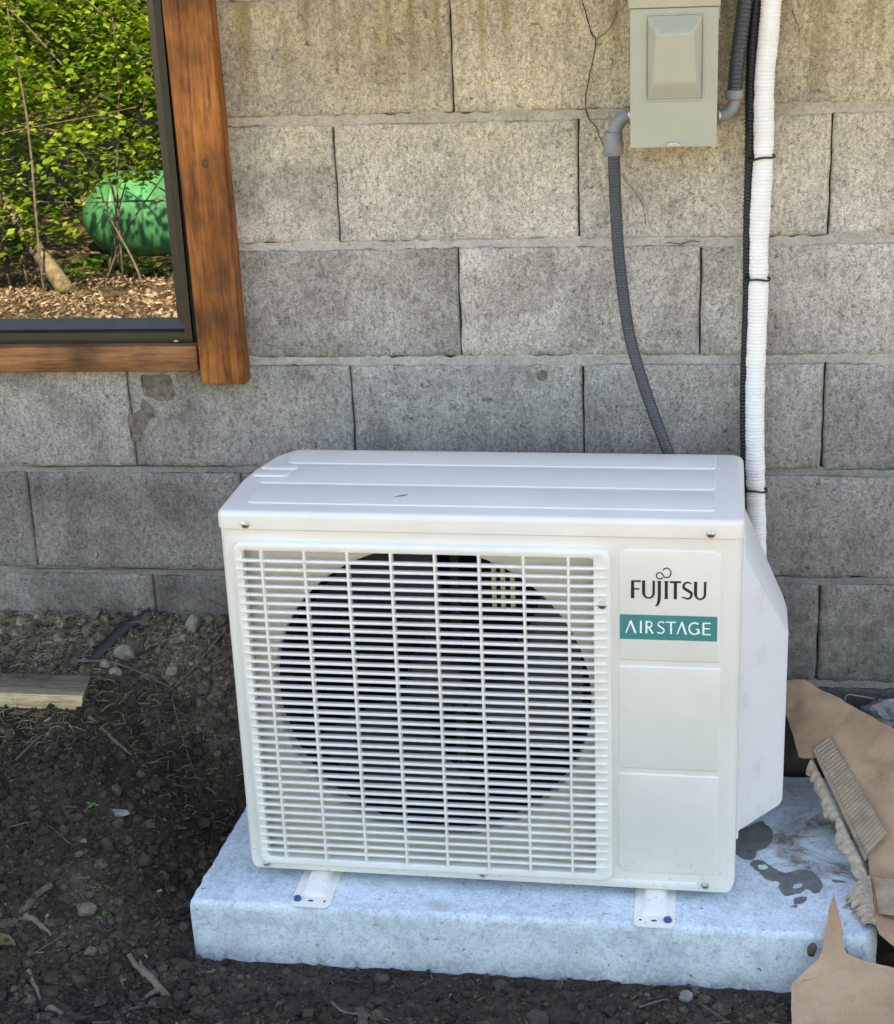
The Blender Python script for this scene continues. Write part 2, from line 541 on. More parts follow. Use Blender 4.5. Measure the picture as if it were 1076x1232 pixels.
def add_plate(bm, poly, f, t0, t1, bevel=0.0, seg=2, cap_back=True):
    """poly in 2D, f(a,b,t)->Vector; t0 back, t1 front, with a rounded front rim"""
    rings = [(poly, t0)]
    if bevel:
        sg = 1 if t1 > t0 else -1
        for k in range(seg + 1):
            a = math.pi / 2 * k / seg
            rings.append((inset(poly, bevel * (1 - math.cos(a))), t1 - sg * bevel * (1 - math.sin(a))))
    else:
        rings.append((poly, t1))
    vr = [[bm.verts.new(f(x, y, t)) for x, y in pl] for pl, t in rings]
    n = len(poly)
    for r0, r1 in zip(vr, vr[1:]):
        for i in range(n):
            bm.faces.new((r0[i - 1], r0[i], r1[i], r1[i - 1]))
    bm.faces.new(vr[-1])
    if cap_back:
        bm.faces.new(vr[0][::-1])
    return bm

def tube_rings(path, radii, nseg=10, flat=(1, 1), closed_caps=True):
    path = [Vector(p) for p in path]
    verts, faces = [], []
    up = Vector((0, 1, .13)).normalized()
    for i, p in enumerate(path):
        t = (path[min(i + 1, len(path) - 1)] - path[max(i - 1, 0)]).normalized()
        a = t.cross(up)
        if a.length < .05:
            a = t.cross(Vector((1, 0, 0)))
        a.normalize()
        b = a.cross(t).normalized()
        r = radii[i] if isinstance(radii, (list, tuple)) else radii
        for k in range(nseg):
            an = 2 * math.pi * k / nseg
            verts.append(p + a * (r * flat[0] * math.cos(an)) + b * (r * flat[1] * math.sin(an)))
    m = len(path)
    for i in range(m - 1):
        for k in range(nseg):
            k2 = (k + 1) % nseg
            faces.append((i * nseg + k, i * nseg + k2, (i + 1) * nseg + k2, (i + 1) * nseg + k))
    if closed_caps:
        faces.append(tuple(range(nseg))[::-1])
        faces.append(tuple((m - 1) * nseg + k for k in range(nseg)))
    return verts, faces

def catmull(pts, n):
    pts = [Vector(p) for p in pts]
    P = [2 * pts[0] - pts[1]] + pts + [2 * pts[-1] - pts[-2]]
    seg = len(pts) - 1
    L = [(pts[i + 1] - pts[i]).length for i in range(seg)]
    tot = sum(L)
    out = []
    for j in range(n):
        s = tot * j / (n - 1)
        i = 0
        while i < seg - 1 and s > L[i]:
            s -= L[i]; i += 1
        t = min(1, s / L[i])
        a, b, c, d = P[i], P[i + 1], P[i + 2], P[i + 3]
        out.append(.5 * ((2 * b) + (c - a) * t + (2 * a - 5 * b + 4 * c - d) * t * t + (3 * b - a - 3 * c + d) * t ** 3))
    return out

def tube_obj(name, path, radii, mat, parent=None, nseg=10, flat=(1, 1)):
    v, f = tube_rings(path, radii, nseg, flat)
    return mesh_obj(name, v, f, mat, parent, True)

class Soup:
    """collects many small shapes into one mesh"""
    def __init__(self):
        self.v = []; self.f = []
    def add(self, verts, faces):
        o = len(self.v)
        self.v.extend(verts)
        self.f.extend(tuple(i + o for i in fc) for fc in faces)
    def obj(self, name, mat, parent=None, smooth=False):
        return mesh_obj(name, self.v, self.f, mat, parent, smooth)

def ico(sub):
    bm = bmesh.new()
    bmesh.ops.create_icosphere(bm, subdivisions=sub, radius=1)
    v = [tuple(x.co) for x in bm.verts]
    f = [tuple(q.index for q in fc.verts) for fc in bm.faces]
    bm.free()
    return v, f
ICO1, ICO2, ICO3 = ico(1), ico(2), ico(3)

# ---------------------------------------------------------------- the ground
def smooth(a, b, x):
    t = max(0.0, min(1.0, (x - a) / (b - a)))
    return t * t * (3 - 2 * t)

def ground_z(x, y, rough=True):
    if y > 0.02:
        return 0.02
    # earth bank falling from the wall on the left
    t = max(0.0, min(1.0, -y / .64))
    left = .365 * (1 - t) - .03 * smooth(.45, .62, -y)
    dip = smooth(-.19, -.50, x)
    dipk = 1 - (1 - dip) * smooth(.02, .22, -y)
    left = left * dipk + (-.012) * (1 - dipk)
    right = (.25 - .6 * max(0, x - .76)) * (1 - smooth(.0, .30, -y)) - .03
    wl = smooth(.0, -.22, x)
    wr = smooth(.82, .92, x)
    z = left * wl + right * wr + (-.032) * (1 - wl) * (1 - wr)
    if y < -.66:
        z = z * 1.0
    far = 0.0
    if y < -2.5:
        d = -y - 2.5
        far = -.1437 * min(d, 8.0)
        if d > 8.0:
            far += .16 * min(d - 8, 10)
    z += far
    if rough:
        p = Vector((x, y, 0))
        if -1.6 < x < 1.8 and y > -1.7:
            z += .014 * noise.noise(p * 9) + .013 * noise.noise(p * 23 + Vector((3, 1, 0))) + .009 * noise.noise(p * 52)
            z += .0055 * noise.noise(p * 115)
            if y < -.50 and -.25 < x < .93:
                e = smooth(.0, .07, -.515 - y)
                z = (-.035) * (1 - e) + z * e + .006 * noise.noise(p * 40) * (1 - e)
            # the little hollow dug at bottom left
            d = math.hypot((x + .34), (y + .665))
            z -= .035 * math.exp(-(d / .05) ** 2)
        else:
            z += .05 * noise.noise(p * 1.3) + .02 * noise.noise(p * 5)
    return z

def axis(a, b, step, lo, hi):
    xs = list(np.arange(a, b, step))
    g = step; x = a
    while x > lo:
        g *= 1.28; x -= g; xs.insert(0, max(x, lo))
    g = step; x = xs[-1]
    while x < hi:
        g *= 1.28; x += g; xs.append(min(x, hi))
    return xs

gx = axis(-.95, 1.15, .0065, -70, 70)
gy = axis(-.95, .01, .0065, -90, 40)
NX = len(gx)
gv = [(x, y, ground_z(x, y)) for y in gy for x in gx]
gf = [(j * NX + i, j * NX + i + 1, (j + 1) * NX + i + 1, (j + 1) * NX + i) for j in range(len(gy) - 1) for i in range(NX - 1)]
g = mesh_obj('ground', gv, gf, M['soil'], smooth=True)
g['kind'] = 'structure'

# ---------------------------------------------------------------- the house
house = thing('house', 'grey concrete block house wall with an orange wood-trimmed window', 'house', (0, 0, 0))
BEDS = [(1.80, .012), (1.666, .012), (1.463, .013), (1.2625, .014), (1.0525, .012), (.850, .014), (.6475, .010), (.4465, .011), (.2440, .012), (.042, .012), (-.16, .012)]
HEADS = {0: .203, 1: 0.0, 2: .2015, 3: .0045, 4: .198, 5: .011}
HOLE = (-1.32, -.255, .862, 1.69)     # x0, x1, z0, z1
GAP = .0032

def block_mesh(x0, x1, z0, z1, seed, fine):
    """front face grid with worn, chipped edges; box sides behind"""
    nx = max(4, int((x1 - x0) / (.0095 if fine else .05)))
    nz = max(3, int((z1 - z0) / (.0095 if fine else .05)))
    cx, cz = (x0 + x1) / 2, (z0 + z1) / 2
    verts, faces = [], []
    us = [0, .004 / (x1 - x0)] + [(.012 + (x1 - x0 - .024) * i / nx) / (x1 - x0) for i in range(nx + 1)] + [1 - .004 / (x1 - x0), 1]
    ws = [0, .004 / (z1 - z0)] + [(.012 + (z1 - z0 - .024) * i / nz) / (z1 - z0) for i in range(nz + 1)] + [1 - .004 / (z1 - z0), 1]
    tilt = (noise.noise(Vector((seed * 1.7, 3.3, 0))) * .0016, noise.noise(Vector((seed * 2.3, 9.1, 0))) * .0016)
    for w in ws:
        for u in us:
            x = x0 + (x1 - x0) * u; z = z0 + (z1 - z0) * w
            p = Vector((x * 1.0 + seed * 5.1, z, seed))
            ex = min(x - x0, x1 - x); ez = min(z - z0, z1 - z); e = min(ex, ez)
            chip = max(0, noise.noise(p * 38)) * .010 + max(0, noise.noise(p * 95)) * .004
            y = .0012 * noise.noise(p * 14) + .0006 * noise.noise(p * 60) + tilt[0] * (u - .5) + tilt[1] * (w - .5)
            y += (.0014 * math.exp(-ez / .0022) + .0010 * math.exp(-ex / .0018)) + chip * math.exp(-e / .0055) * (1 if ez < ex else .45)
            if e < .0001:
                y += .002
            xx = x + .0019 * noise.noise(p * 30 + Vector((5, 0, 0))) * (1 if ex < .02 else 0)
            zz = z + .0012 * noise.noise(p * 30 + Vector((0, 5, 0))) * (1 if ez < .02 else 0)
            verts.append((xx - cx, y, zz - cz))
    nu, nw = len(us), len(ws)
    for j in range(nw - 1):
        for i in range(nu - 1):
            a = j * nu + i
            faces.append((a, a + 1, a + nu + 1, a + nu))
    # sides
    rim = [i for i in range(nu)] + [j * nu + nu - 1 for j in range(1, nw)] + [(nw - 1) * nu + i for i in range(nu - 2, -1, -1)] + [j * nu for j in range(nw - 2, 0, -1)]
    base = len(verts)
    for i in rim:
        verts.append((verts[i][0], .05, verts[i][2]))
    m = len(rim)
    for k in range(m):
        k2 = (k + 1) % m
        faces.append((rim[k2], rim[k], base + k, base + k2))
    return verts, faces, (cx, 0, cz)

nblock = 0
for row in range(len(BEDS) - 1):
    zt = BEDS[row][0] - BEDS[row][1] / 2
    zb = BEDS[row + 1][0] + BEDS[row + 1][1] / 2
    if row == len(BEDS) - 2:
        zb = BEDS[row + 1][0]
    key = row - 2
    hx = HEADS.get(key, .2 if (key % 2 == 0) else .004)
    for kx in range(-5, 6):
        a = hx + kx * .4064 + GAP / 2
        b = a + .4064 - GAP
        if b < -1.9 or a > 1.75:
            continue
        spans = [(a, b)]
        if zt > HOLE[2] + .01 and zb < HOLE[3] - .01:
            spans = []
            if a < HOLE[0] - .02: spans.append((a, min(b, HOLE[0])))
            if b > HOLE[1] + .02: spans.append((max(a, HOLE[1]), b))
        for (p0, p1) in spans:
            nblock += 1
            fine = p1 > -.75 and p0 < 1.05 and zt > .2 and zb < 1.5
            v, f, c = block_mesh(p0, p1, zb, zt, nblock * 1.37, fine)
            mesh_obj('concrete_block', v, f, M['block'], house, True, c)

# mortar beds, smeared over the arrises of the blocks
for (zc, hh) in BEDS[:-1]:
    for seg_ in ((-1.9, HOLE[0]), (HOLE[1], 1.75)) if HOLE[2] + .005 < zc < HOLE[3] else ((-1.9, 1.75),):
        xs = list(np.arange(seg_[0], seg_[1], .006 if zc < 1.5 else .03)) + [seg_[1]]
        prof = [-1.0, -.82, -.6, -.35, -.1, .15, .4, .65, .85, 1.0]
        verts, faces = [], []
        for x in xs:
            o = .0022 * noise.noise(Vector((x * 2.2, zc * 7, 1)))
            for q in prof:
                p = Vector((x, q * .011 + zc * 3, zc))
                sm = noise.noise(Vector((x * 13, zc * 9, 2.5 + (q > 0))))
                reach = hh / 2 + .0012 + .0095 * max(0, sm) + .0034 * noise.noise(Vector((x * 80, zc * 9, q > 0)))
                y = .0017 - .0030 * max(0, sm + .10) * abs(q) + .0030 * max(0, abs(q) - .84) / .16 + .0014 * noise.noise(p * 45) + .0014 * noise.noise(p * 130)
                y += .0016 * noise.noise(Vector((x * 5, zc, 9)))
                if zc < .7:
                    y += .0012
                verts.append((x, y, zc + o + q * reach))
        n = len(prof)
        for i in range(len(xs) - 1):
            for j in range(n - 1):
                a = i * n + j
                faces.append((a, a + n, a + n + 1, a + 1))
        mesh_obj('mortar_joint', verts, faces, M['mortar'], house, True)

# solid wall core behind the blocks, side and back walls, roof, plus an unseen soffit added for warm bounce
bm = bmesh.new()
for b in ((-5, HOLE[0] - .002, .032, .2, -.3, 1.78), (HOLE[1] + .002, 4.5, .032, .2, -.3, 1.78), (HOLE[0] - .002, HOLE[1] + .002, .032, .2, -.3, HOLE[2]), (HOLE[0] - .002, HOLE[1] + .002, .032, .2, HOLE[3], 1.78)):
    add_box(bm, *b)
bm_obj('wall_core', bm, M['mortar'], house)
bm = bmesh.new()
add_box(bm, -5, -4.8, .2, 7, -.3, 1.78); add_box(bm, 4.3, 4.5, .2, 7, -.3, 1.78); add_box(bm, -4.8, 4.3, 6.8, 7, -.3, 1.78)
bm_obj('side_wall', bm, M['mortar'], house)
bm = bmesh.new()
add_box(bm, -1.5, -.1, .8, .82, .5, 1.9); add_box(bm, -1.5, -1.48, .2, .8, .5, 1.9); add_box(bm, -.12, -.1, .2, .8, .5, 1.9)
add_box(bm, -1.5, -.1, .2, .82, .48, .5); add_box(bm, -1.5, -.1, .2, .82, 1.9, 1.92)
bm_obj('dark_room', bm, M['void'], house)
roof = mesh_obj('roof', [(-5.4, -.36, 1.82), (4.9, -.36, 1.82), (4.9, 3.5, 4.1), (-5.4, 3.5, 4.1), (-5.4, 7.6, 1.82), (4.9, 7.6, 1.82),
                         (-5.4, -.36, 1.92), (4.9, -.36, 1.92), (4.9, 3.5, 4.2), (-5.4, 3.5, 4.2), (-5.4, 7.6, 1.92), (4.9, 7.6, 1.92)],
                [(0, 1, 2, 3), (3, 2, 5, 4), (7, 6, 9, 8), (8, 9, 10, 11), (0, 6, 7, 1), (4, 5, 11, 10), (0, 3, 9, 6), (3, 4, 10, 9), (1, 7, 8, 2), (2, 8, 11, 5)], M['roof'], house)  # eave out of view, its height and overhang shaped for light on the wall
for k in range(3):  # unseen low boards added to throw warm light on the wall top
    box_obj('bounce_soffit_board', -5.35, 4.85, -.345 + k * .114, -.345 + k * .114 + .110, 1.785, 1.803, M['bounce_soffit'], roof)

# cracks and the spalled patch in the block faces
def ribbon(name, pts, w, mat, parent, y=-.0022):
    P = catmull([(x, 0, z) for x, z in pts], 46)
    v, f = [], []
    for i, p in enumerate(P):
        t = (P[min(i + 1, 45)] - P[max(i - 1, 0)]).normalized()
        nrm = Vector((-t.z, 0, t.x))
        jit = .0022 * noise.noise(Vector((p.x * 60, p.z * 60, 2)))
        ww = w * (.35 + .8 * abs(noise.noise(Vector((p.x * 40, p.z * 40, 7)))) + .3) * min(1, i / 4 + .2, (45 - i) / 4 + .2)
        for s in (-1, 1):
            v.append((p.x + nrm.x * (jit + s * ww), y, p.z + nrm.z * (jit + s * ww)))
    for i in range(45):
        f.append((2 * i, 2 * i + 1, 2 * i + 3, 2 * i + 2))
    return mesh_obj(name, v, f, mat, parent)
ribbon('crack', [(.412, 1.452), (.430, 1.389), (.437, 1.378), (.430, 1.337), (.421, 1.299), (.421, 1.266), (.437, 1.239), (.450, 1.208), (.460, 1.189)], .00095, M['crack'], house)
ribbon('crack', [(.462, 1.187), (.483, 1.157), (.507, 1.123), (.515, 1.098), (.516, 1.080)], .0006, M['crack'], house)
ribbon('crack', [(.472, 1.423), (.461, 1.401), (.438, 1.378)], .0006, M['crack'], house)
ribbon('crack', [(.744, 1.416), (.756, 1.379)], .0007, M['crack'], house)
ribbon('crack', [(.548, 1.051), (.575, 1.050), (.590, 1.054), (.607, 1.053)], .0012, M['crack'], house, -.0042)
ribbon('crack', [(-.62, .6530), (-.5, .6550), (-.4, .6560), (-.28, .6565), (-.20, .656)], .0009, M['crack'], house, -.0015)
ribbon('crack', [(-.64, .4515), (-.5, .4520), (-.4, .4535), (-.30, .4535), (-.22, .4530)], .0009, M['crack'], house, -.0015)
for pts in ([(-.375, .826), (-.322, .826), (-.315, .79), (-.326, .782), (-.341, .778), (-.352, .783), (-.364, .785), (-.372, .79)],
            [(-.376, .782), (-.362, .772), (-.358, .751), (-.370, .742), (-.383, .720), (-.392, .706), (-.402, .703), (-.406, .735), (-.404, .751), (-.392, .757), (-.381, .763)],
            [(.330, .829), (.345, .833), (.352, .828), (.345, .820), (.340, .812), (.333, .818)]):
    rp = []
    for i in range(len(pts)):
        a, b = Vector(pts[i]), Vector(pts[(i + 1) % len(pts)])
        for k in range(5):
            p = a.lerp(b, k / 5)
            rp.append((p.x + .0035 * noise.noise(Vector((p.x * 90, p.y * 90, 0))), p.y + .0035 * noise.noise(Vector((p.x * 90, p.y * 90, 4)))))
    bm = bmesh.new()
    add_plate(bm, rp, lambda a, b, t: Vector((a, t, b)), .004, -.0021)
    bmesh.ops.triangulate(bm, faces=bm.faces)
    bm_obj('spalled_patch', bm, M['patch'], house)

# ---- window
win = thing('window', '', '')
for kx in ('label', 'category'):
    del win[kx]
win.parent = house
mesh_obj('glass_pane', [(-1.26, .012, .915), (-.28, .012, .915), (-.28, .012, 1.66), (-1.26, .012, 1.66), (-1.26, .018, .915), (-.28, .018, .915), (-.28, .018, 1.66), (-1.26, .018, 1.66)],
         [(0, 1, 2, 3), (5, 4, 7, 6), (0, 4, 5, 1), (1, 5, 6, 2), (2, 6, 7, 3), (3, 7, 4, 0)], M['glass'], win)
bm = bmesh.new()
prof = [(-.0, .0), (-.006, .0), (-.006, .018), (-.002, .020), (.004, .022), (.011, .040), (.025, .040), (.025, .0)]   # y, inward distance
def frame_ring(x0, x1, z0, z1):
    rings = []
    for y, d in prof:
        rings.append([bm.verts.new((x0 + d * .7, y, z0 + d)), bm.verts.new((x1 - d * .72, y, z0 + d)), bm.verts.new((x1 - d * .72, y, z1 - d)), bm.verts.new((x0 + d * .7, y, z1 - d))])
    for r0, r1 in zip(rings, rings[1:] + rings[:1]):
        for i in range(4):
            bm.faces.new((r0[i], r0[(i + 1) % 4], r1[(i + 1) % 4], r1[i]))
frame_ring(-1.29, -.2725, .8875, 1.68)
bm_obj('window_frame', bm, M['black_frame'], win)
def board(name, pts, y0, y1, mat):
    cx = sum(p[0] for p in pts) / 4; cz = sum(p[1] for p in pts) / 4
    bm = bmesh.new()
    add_plate(bm, round_poly([(a - cx, b - cz) for a, b in pts], .004, 2), lambda a, b, t: Vector((a + .0012 * noise.noise(Vector((a * 8, b * 14, 3))), t, b)), y0, y1, .0035, 3)
    o = bm_obj(name, bm, mat, win, autosmooth=40)
    o.location = (cx, 0, cz)
    return o
def subdiv_board(name, x0a, x1a, x0b, x1b, z0, z1, y0, y1, mat):
    # long board with slightly wavy edges
    n = 24
    L = [(x0a + (x0b - x0a) * i / n + .0013 * noise.noise(Vector((1, i * .4, 0))), z0 + (z1 - z0) * i / n) for i in range(n + 1)]
    R = [(x1a + (x1b - x1a) * i / n + .0018 * noise.noise(Vector((7, i * .45, 0))), z0 + (z1 - z0) * i / n) for i in range(n + 1)]
    poly = L[::-1] + R
    poly = poly[::-1]
    cx = (x0a + x1a) / 2; cz = (z0 + z1) / 2
    bm = bmesh.new()
    add_plate(bm, [(a - cx, b - cz) for a, b in poly], lambda a, b, t: Vector((a, t, b)), y0, y1, .004, 3)
    o = bm_obj(name, bm, mat, win, autosmooth=40)
    o.location = (cx, 0, cz)
    return o
o = subdiv_board('trim_board', -.253, -.1755, -.2635, -.183, .8195, 1.74, .0035, -.041, M['trim'])
o_trim = o
o['label'] = 'upright orange-brown trim board with a dark knot, right of the window'
o = board('trim_board', [(-1.36, .8405), (-.2585, .8405), (-.2585, .8865), (-1.36, .8865)], .0035, -.031, M['trim_h'])
o['label'] = 'flat orange-brown board under the window'
v, f = tube_rings([(0, -.0006, 0), (0, -.0012, 0), (0, -.0016, 0)], [.0075, .0072, .0055], 14, (.8, 1))
mesh_obj('knot', v, f, M['knot'], win, True, (-.2115, -.0405, 1.2017))
# dark strip painting the shade in the gap between frame and trim, and the two trims out of frame
box_obj('gap_shade_strip', -.2715, -.2545, -.001, .03, .888, 1.69, M['void'], win)
board('trim_board', [(-1.40, .82), (-1.30, .82), (-1.30, 1.74), (-1.40, 1.74)], .0035, -.041, M['trim'])
board('trim_board', [(-1.29, 1.68), (-.27, 1.68), (-.27, 1.75), (-1.29, 1.75)], .0035, -.031, M['trim_h'])
# the small metal clip on the lower rail
box_obj('frame_clip', -.305, -.297, -.012, -.0055, .8895, .8925, M['screw'], win)

# ---------------------------------------------------------------- concrete slab
slab_poly = [(-.219, -.508), (.884, -.527), (.906, -.03), (-.186, -.012)]
pad = thing('concrete_slab', 'pale concrete slab under the air conditioner', 'slab', (0, 0, 0))
def slab_mesh():
    # subdivided prism: rings along the outline, rounded worn arris
    P = round_poly(slab_poly, [.014, .03, .02, .02], 4)
    dense = []
    for i in range(len(P)):
        a, b = Vector(P[i]), Vector(P[(i + 1) % len(P)])
        k = max(1, int((b - a).length / .012))
        for j in range(k):
            dense.append(tuple(a.lerp(b, j / k)))
    lev = [(0, -.06), (0, -.02), (0.0, .0), (0, .02), (0, .04), (0, .062), (.001, .069), (.004, .0735), (.008, .075), (.011, .0752)]
    bm = bmesh.new()
    rings = []
    for ins, z in lev:
        ring = []
        for i, (x, y) in enumerate(inset(dense, ins)):
            p = Vector((x, y, z))
            d = .0018 * noise.noise(p * 9) + .0016 * noise.noise(p * 30) + .0012 * noise.noise(p * 90)
            arr = max(0, noise.noise(Vector((x * 45, y * 45, 4)))) * .004 if .06 < z < .0745 else 0
            c = Vector((.34, -.26, 0))
            dirn = (Vector((x, y, 0)) - c).normalized()
            ring.append(bm.verts.new((x - dirn.x * arr + dirn.x * d, y + d - dirn.y * arr, z - arr * .6 + (.0008 * noise.noise(p * 14) if ins else 0))))
        rings.append(ring)
    n = len(dense)
    for r0, r1 in zip(rings, rings[1:]):
        for i in range(n):
            bm.faces.new((r0[i - 1], r0[i], r1[i], r1[i - 1]))
    bm.faces.new(rings[-1])
    return bm
bm_obj('slab_body', slab_mesh(), M['concrete'], pad, autosmooth=50)
def flat_patch(pts, z, mat, amp=.003, holes=()):
    rp = []
    m = len(pts)
    for i in range(m):
        q0, a, b, q3 = (Vector(pts[(i + d) % m]) for d in (-1, 0, 1, 2))
        for k in range(9):
            t = k / 9
            p = .5 * (2 * a + (b - q0) * t + (2 * q0 - 5 * a + 4 * b - q3) * t * t + (3 * a - q0 - 3 * b + q3) * t ** 3)
            rp.append((p.x + amp * noise.noise(Vector((p.x * 110, p.y * 110, 0))) + amp * .5 * noise.noise(Vector((p.x * 260, p.y * 260, 0))), p.y + amp * noise.noise(Vector((p.x * 110, p.y * 110, 4)))))
    bm = bmesh.new()
    add_plate(bm, rp, lambda a, b, t: Vector((a, b, t)), z - .003, z + .0003)
    bmesh.ops.triangulate(bm, faces=bm.faces)
    return bm_obj('damp_patch', bm, mat, pad)
flat_patch([(.655, -.25), (.698, -.216), (.72, -.197), (.735, -.214), (.740, -.243), (.729, -.278), (.712, -.294), (.705, -.315), (.692, -.322), (.672, -.305), (.652, -.30)], .0757, M['damp'])
flat_patch([(.698, -.336), (.705, -.321), (.721, -.325), (.734, -.341), (.753, -.357), (.774, -.346), (.794, -.347), (.807, -.366), (.811, -.393), (.798, -.415), (.786, -.404), (.77, -.415), (.749, -.423), (.741, -.402), (.74, -.383), (.721, -.379), (.713, -.36)], .0757, M['damp'])
for pts in ([(.765, -.428), (.783, -.424), (.778, -.440), (.762, -.446)], [(.755, -.452), (.766, -.448), (.764, -.456)], [(.828, -.372), (.845, -.374), (.846, -.378), (.830, -.379)]):
    flat_patch(pts, .0757, M['damp'], .0022)
for pts in ([(.711, -.337), (.722, -.336), (.726, -.344), (.717, -.350), (.710, -.345)], [(.765, -.392), (.778, -.388), (.776, -.396), (.764, -.402)]):
    flat_patch(pts, .0763, M['concrete'], .0012).name = 'dry_spot'

# ---------------------------------------------------------------- the air conditioner
TH = -.02899
ZB = .0127
ac = thing('air_conditioner', 'cream outdoor air conditioner unit standing on the concrete slab', 'air conditioner', (-.1309, -.4275, .0765), TH)
FU = lambda a, b, t: Vector((a, t, b + ZB))          # front-plane outline (u,v) with depth t

# front panel with a rectangular opening behind the grille
def front_panel():
    outer = round_poly([(.0, .0015), (.799, .0015), (.799, .6105), (.0, .6105)], [.024, .024, .002, .002], 6)
    bm = bmesh.new()
    hole = [(.026, .022), (.600, .022), (.600, .588), (.026, .588)]
    # rounded vertical front corners are made by the first rings
    rings = []
    R = .014
    seg = 6
    def ring(poly, y, insx):
        o = []
        for (x, z) in poly:
            cx = min(max(x, insx), .799 - insx)
            cz = max(z, insx * .55)
            o.append(bm.verts.new((cx, y, cz + ZB)))
        return o
    rings.append(ring(outer, .29, 0))
    rings.append(ring(outer, .06, 0))
    for k in range(seg + 1):
        a = math.pi / 2 * k / seg
        rings.append(ring(outer, R - R * math.sin(a), R * (1 - math.cos(a))))
    n = len(outer)
    for r0, r1 in zip(rings, rings[1:]):
        for i in range(n):
            try:
                bm.faces.new((r0[i - 1], r0[i], r1[i], r1[i - 1]))
            except ValueError:
                pass
    hv = [bm.verts.new((x, 0, z + ZB)) for x, z in hole]
    hb = [bm.verts.new((x, .022, z + ZB)) for x, z in hole]
    for i in range(4):
        bm.faces.new((hv[i], hv[i - 1], hb[i - 1], hb[i]))
    front = rings[-1]
    eds = []
    for i in range(n):
        e = bm.edges.get((front[i - 1], front[i]))
        if e: eds.append(e)
    for i in range(4):
        eds.append(bm.edges.get((hv[i - 1], hv[i])))
    bmesh.ops.triangle_fill(bm, use_beauty=True, edges=eds)
    bmesh.ops.remove_doubles(bm, verts=bm.verts, dist=1e-6)
    return bm
bm_obj('front_panel', front_panel(), M['enamel'], ac, autosmooth=32)

# embossed fields, ledges (pressed into the same sheet: joined as one raised relief)
bm = bmesh.new()
def emboss(x0, x1, z0, z1, r, h=.0018, bev=.0022):
    add_plate(bm, round_poly([(x0, z0), (x1, z0), (x1, z1), (x0, z1)], r, 5), FU, .001, -h, bev, 3, False)
emboss(.617, .769, .410, .592, [.004, .004, .016, .016])
emboss(.616, .771, .2235, .4005, .004)
emboss(.614, .771, .036, .2145, [.018, .018, .004, .004])
emboss(.040, .742, .0105, .0205, .004, .0022)
bm_obj('embossed_field', bm, M['enamel'], ac, autosmooth=40)
# top panel : cap with a lip, rounded arris, cut-back rear left corner and pressed fields
TOPZ = .640
outl = [(-.0025, -.0025), (.8015, -.0025), (.8015, .312), (.05, .312), (.022, .272), (.004, .200), (-.0025, .150)]
out2 = round_poly(outl, [.016, .016, .022, .03, .05, .09, .06], 6)
bm = bmesh.new()
rings = []
for ins, z in [(.002, .6125), (0, .6118), (0, .612), (0, .630), (.0006, .6338), (.0025, .6372), (.0055, .6393), (.009, .640)]:
    rings.append([bm.verts.new((x, y, z + ZB)) for x, y in inset(out2, ins)])
for r0, r1 in zip(rings, rings[1:]):
    for i in range(len(out2)):
        bm.faces.new((r0[i - 1], r0[i], r1[i], r1[i - 1]))
bm.faces.new(rings[-1])
bm_obj('top_panel', bm, M['enamel'], ac, autosmooth=40)
bm = bmesh.new()
FT = lambda a, b, t: Vector((a, b, t + ZB))
for x0, x1, y0, y1, r in ((.036, .759, .037, .121, .010), (.030, .758, .130, .221, .010), (.052, .758, .230, .300, .010)):
    add_plate(bm, round_poly([(x0, y0), (x1, y0), (x1, y1), (x0, y1)], r, 5), FT, .639, .6418, .0028, 3, False)
for x0, x1, y0, y1 in ((.012, .072, .158, .186), (.016, .078, .193, .215)):
    add_plate(bm, round_poly([(x0, y0), (x1, y0), (x1, y1), (x0, y1)], .008, 4), FT, .6410, .6440, .0026, 3, False)
bm_obj('pressed_top_field', bm, M['enamel'], ac, autosmooth=40)
bm = bmesh.new()
add_plate(bm, round_poly([(-.014, .075), (-.002, .075), (-.002, .135), (-.014, .135)], .006, 4), lambda a, b, t: Vector((a, b, t + ZB)), .56, .618, .006, 3)
bm_obj('carry_handle', bm, M['enamel'], ac, autosmooth=40)
# a small scuff on the top
mesh_obj('scuff', [(.262, .0705, .6423 + ZB), (.276, .0745, .6423 + ZB), (.285, .0815, .6423 + ZB), (.283, .0825, .6423 + ZB), (.272, .0765, .6423 + ZB)], [(0, 1, 2, 3, 4)], M['black'], ac)

# fan shroud with a circular opening, the dark inside, the fan and pale upright bars
FC, FR = (.318, .325), .254
bm = bmesh.new()
N = 96
ring_o = []
for k in range(N):
    a = 2 * math.pi * k / N
    dx, dz = math.cos(a), math.sin(a)
    s = min((.285 if dx > 0 else .297) / max(abs(dx), 1e-6), (.268 if dz > 0 else .310) / max(abs(dz), 1e-6))
    ring_o.append(bm.verts.new((FC[0] + dx * s, .018, FC[1] + dz * s + ZB)))
prev = ring_o
for rr, y in ((FR + .004, .018), (FR + .002, .0184), (FR + .0005, .020), (FR, .024), (FR, .046)):
    cur = [bm.verts.new((FC[0] + math.cos(2 * math.pi * k / N) * min(rr, 9), y, FC[1] + math.sin(2 * math.pi * k / N) * rr + ZB)) for k in range(N)]
    for k in range(N):
        bm.faces.new((prev[k - 1], prev[k], cur[k], cur[k - 1]))
    prev = cur
bm_obj('fan_shroud', bm, M['grille_in'], ac, autosmooth=40)
bm = bmesh.new()
prev = None
for rr, y in ((FR + .0005, .046), (FR - .001, .050), (FR - .001, .14), (FR + .02, .15), (FR + .02, .046)):
    cur = [bm.verts.new((FC[0] + math.cos(2 * math.pi * k / N) * rr, y, FC[1] + math.sin(2 * math.pi * k / N) * rr + ZB)) for k in range(N)]
    if prev:
        for k in range(N): bm.faces.new((prev[k - 1], prev[k], cur[k], cur[k - 1]))
    prev = cur
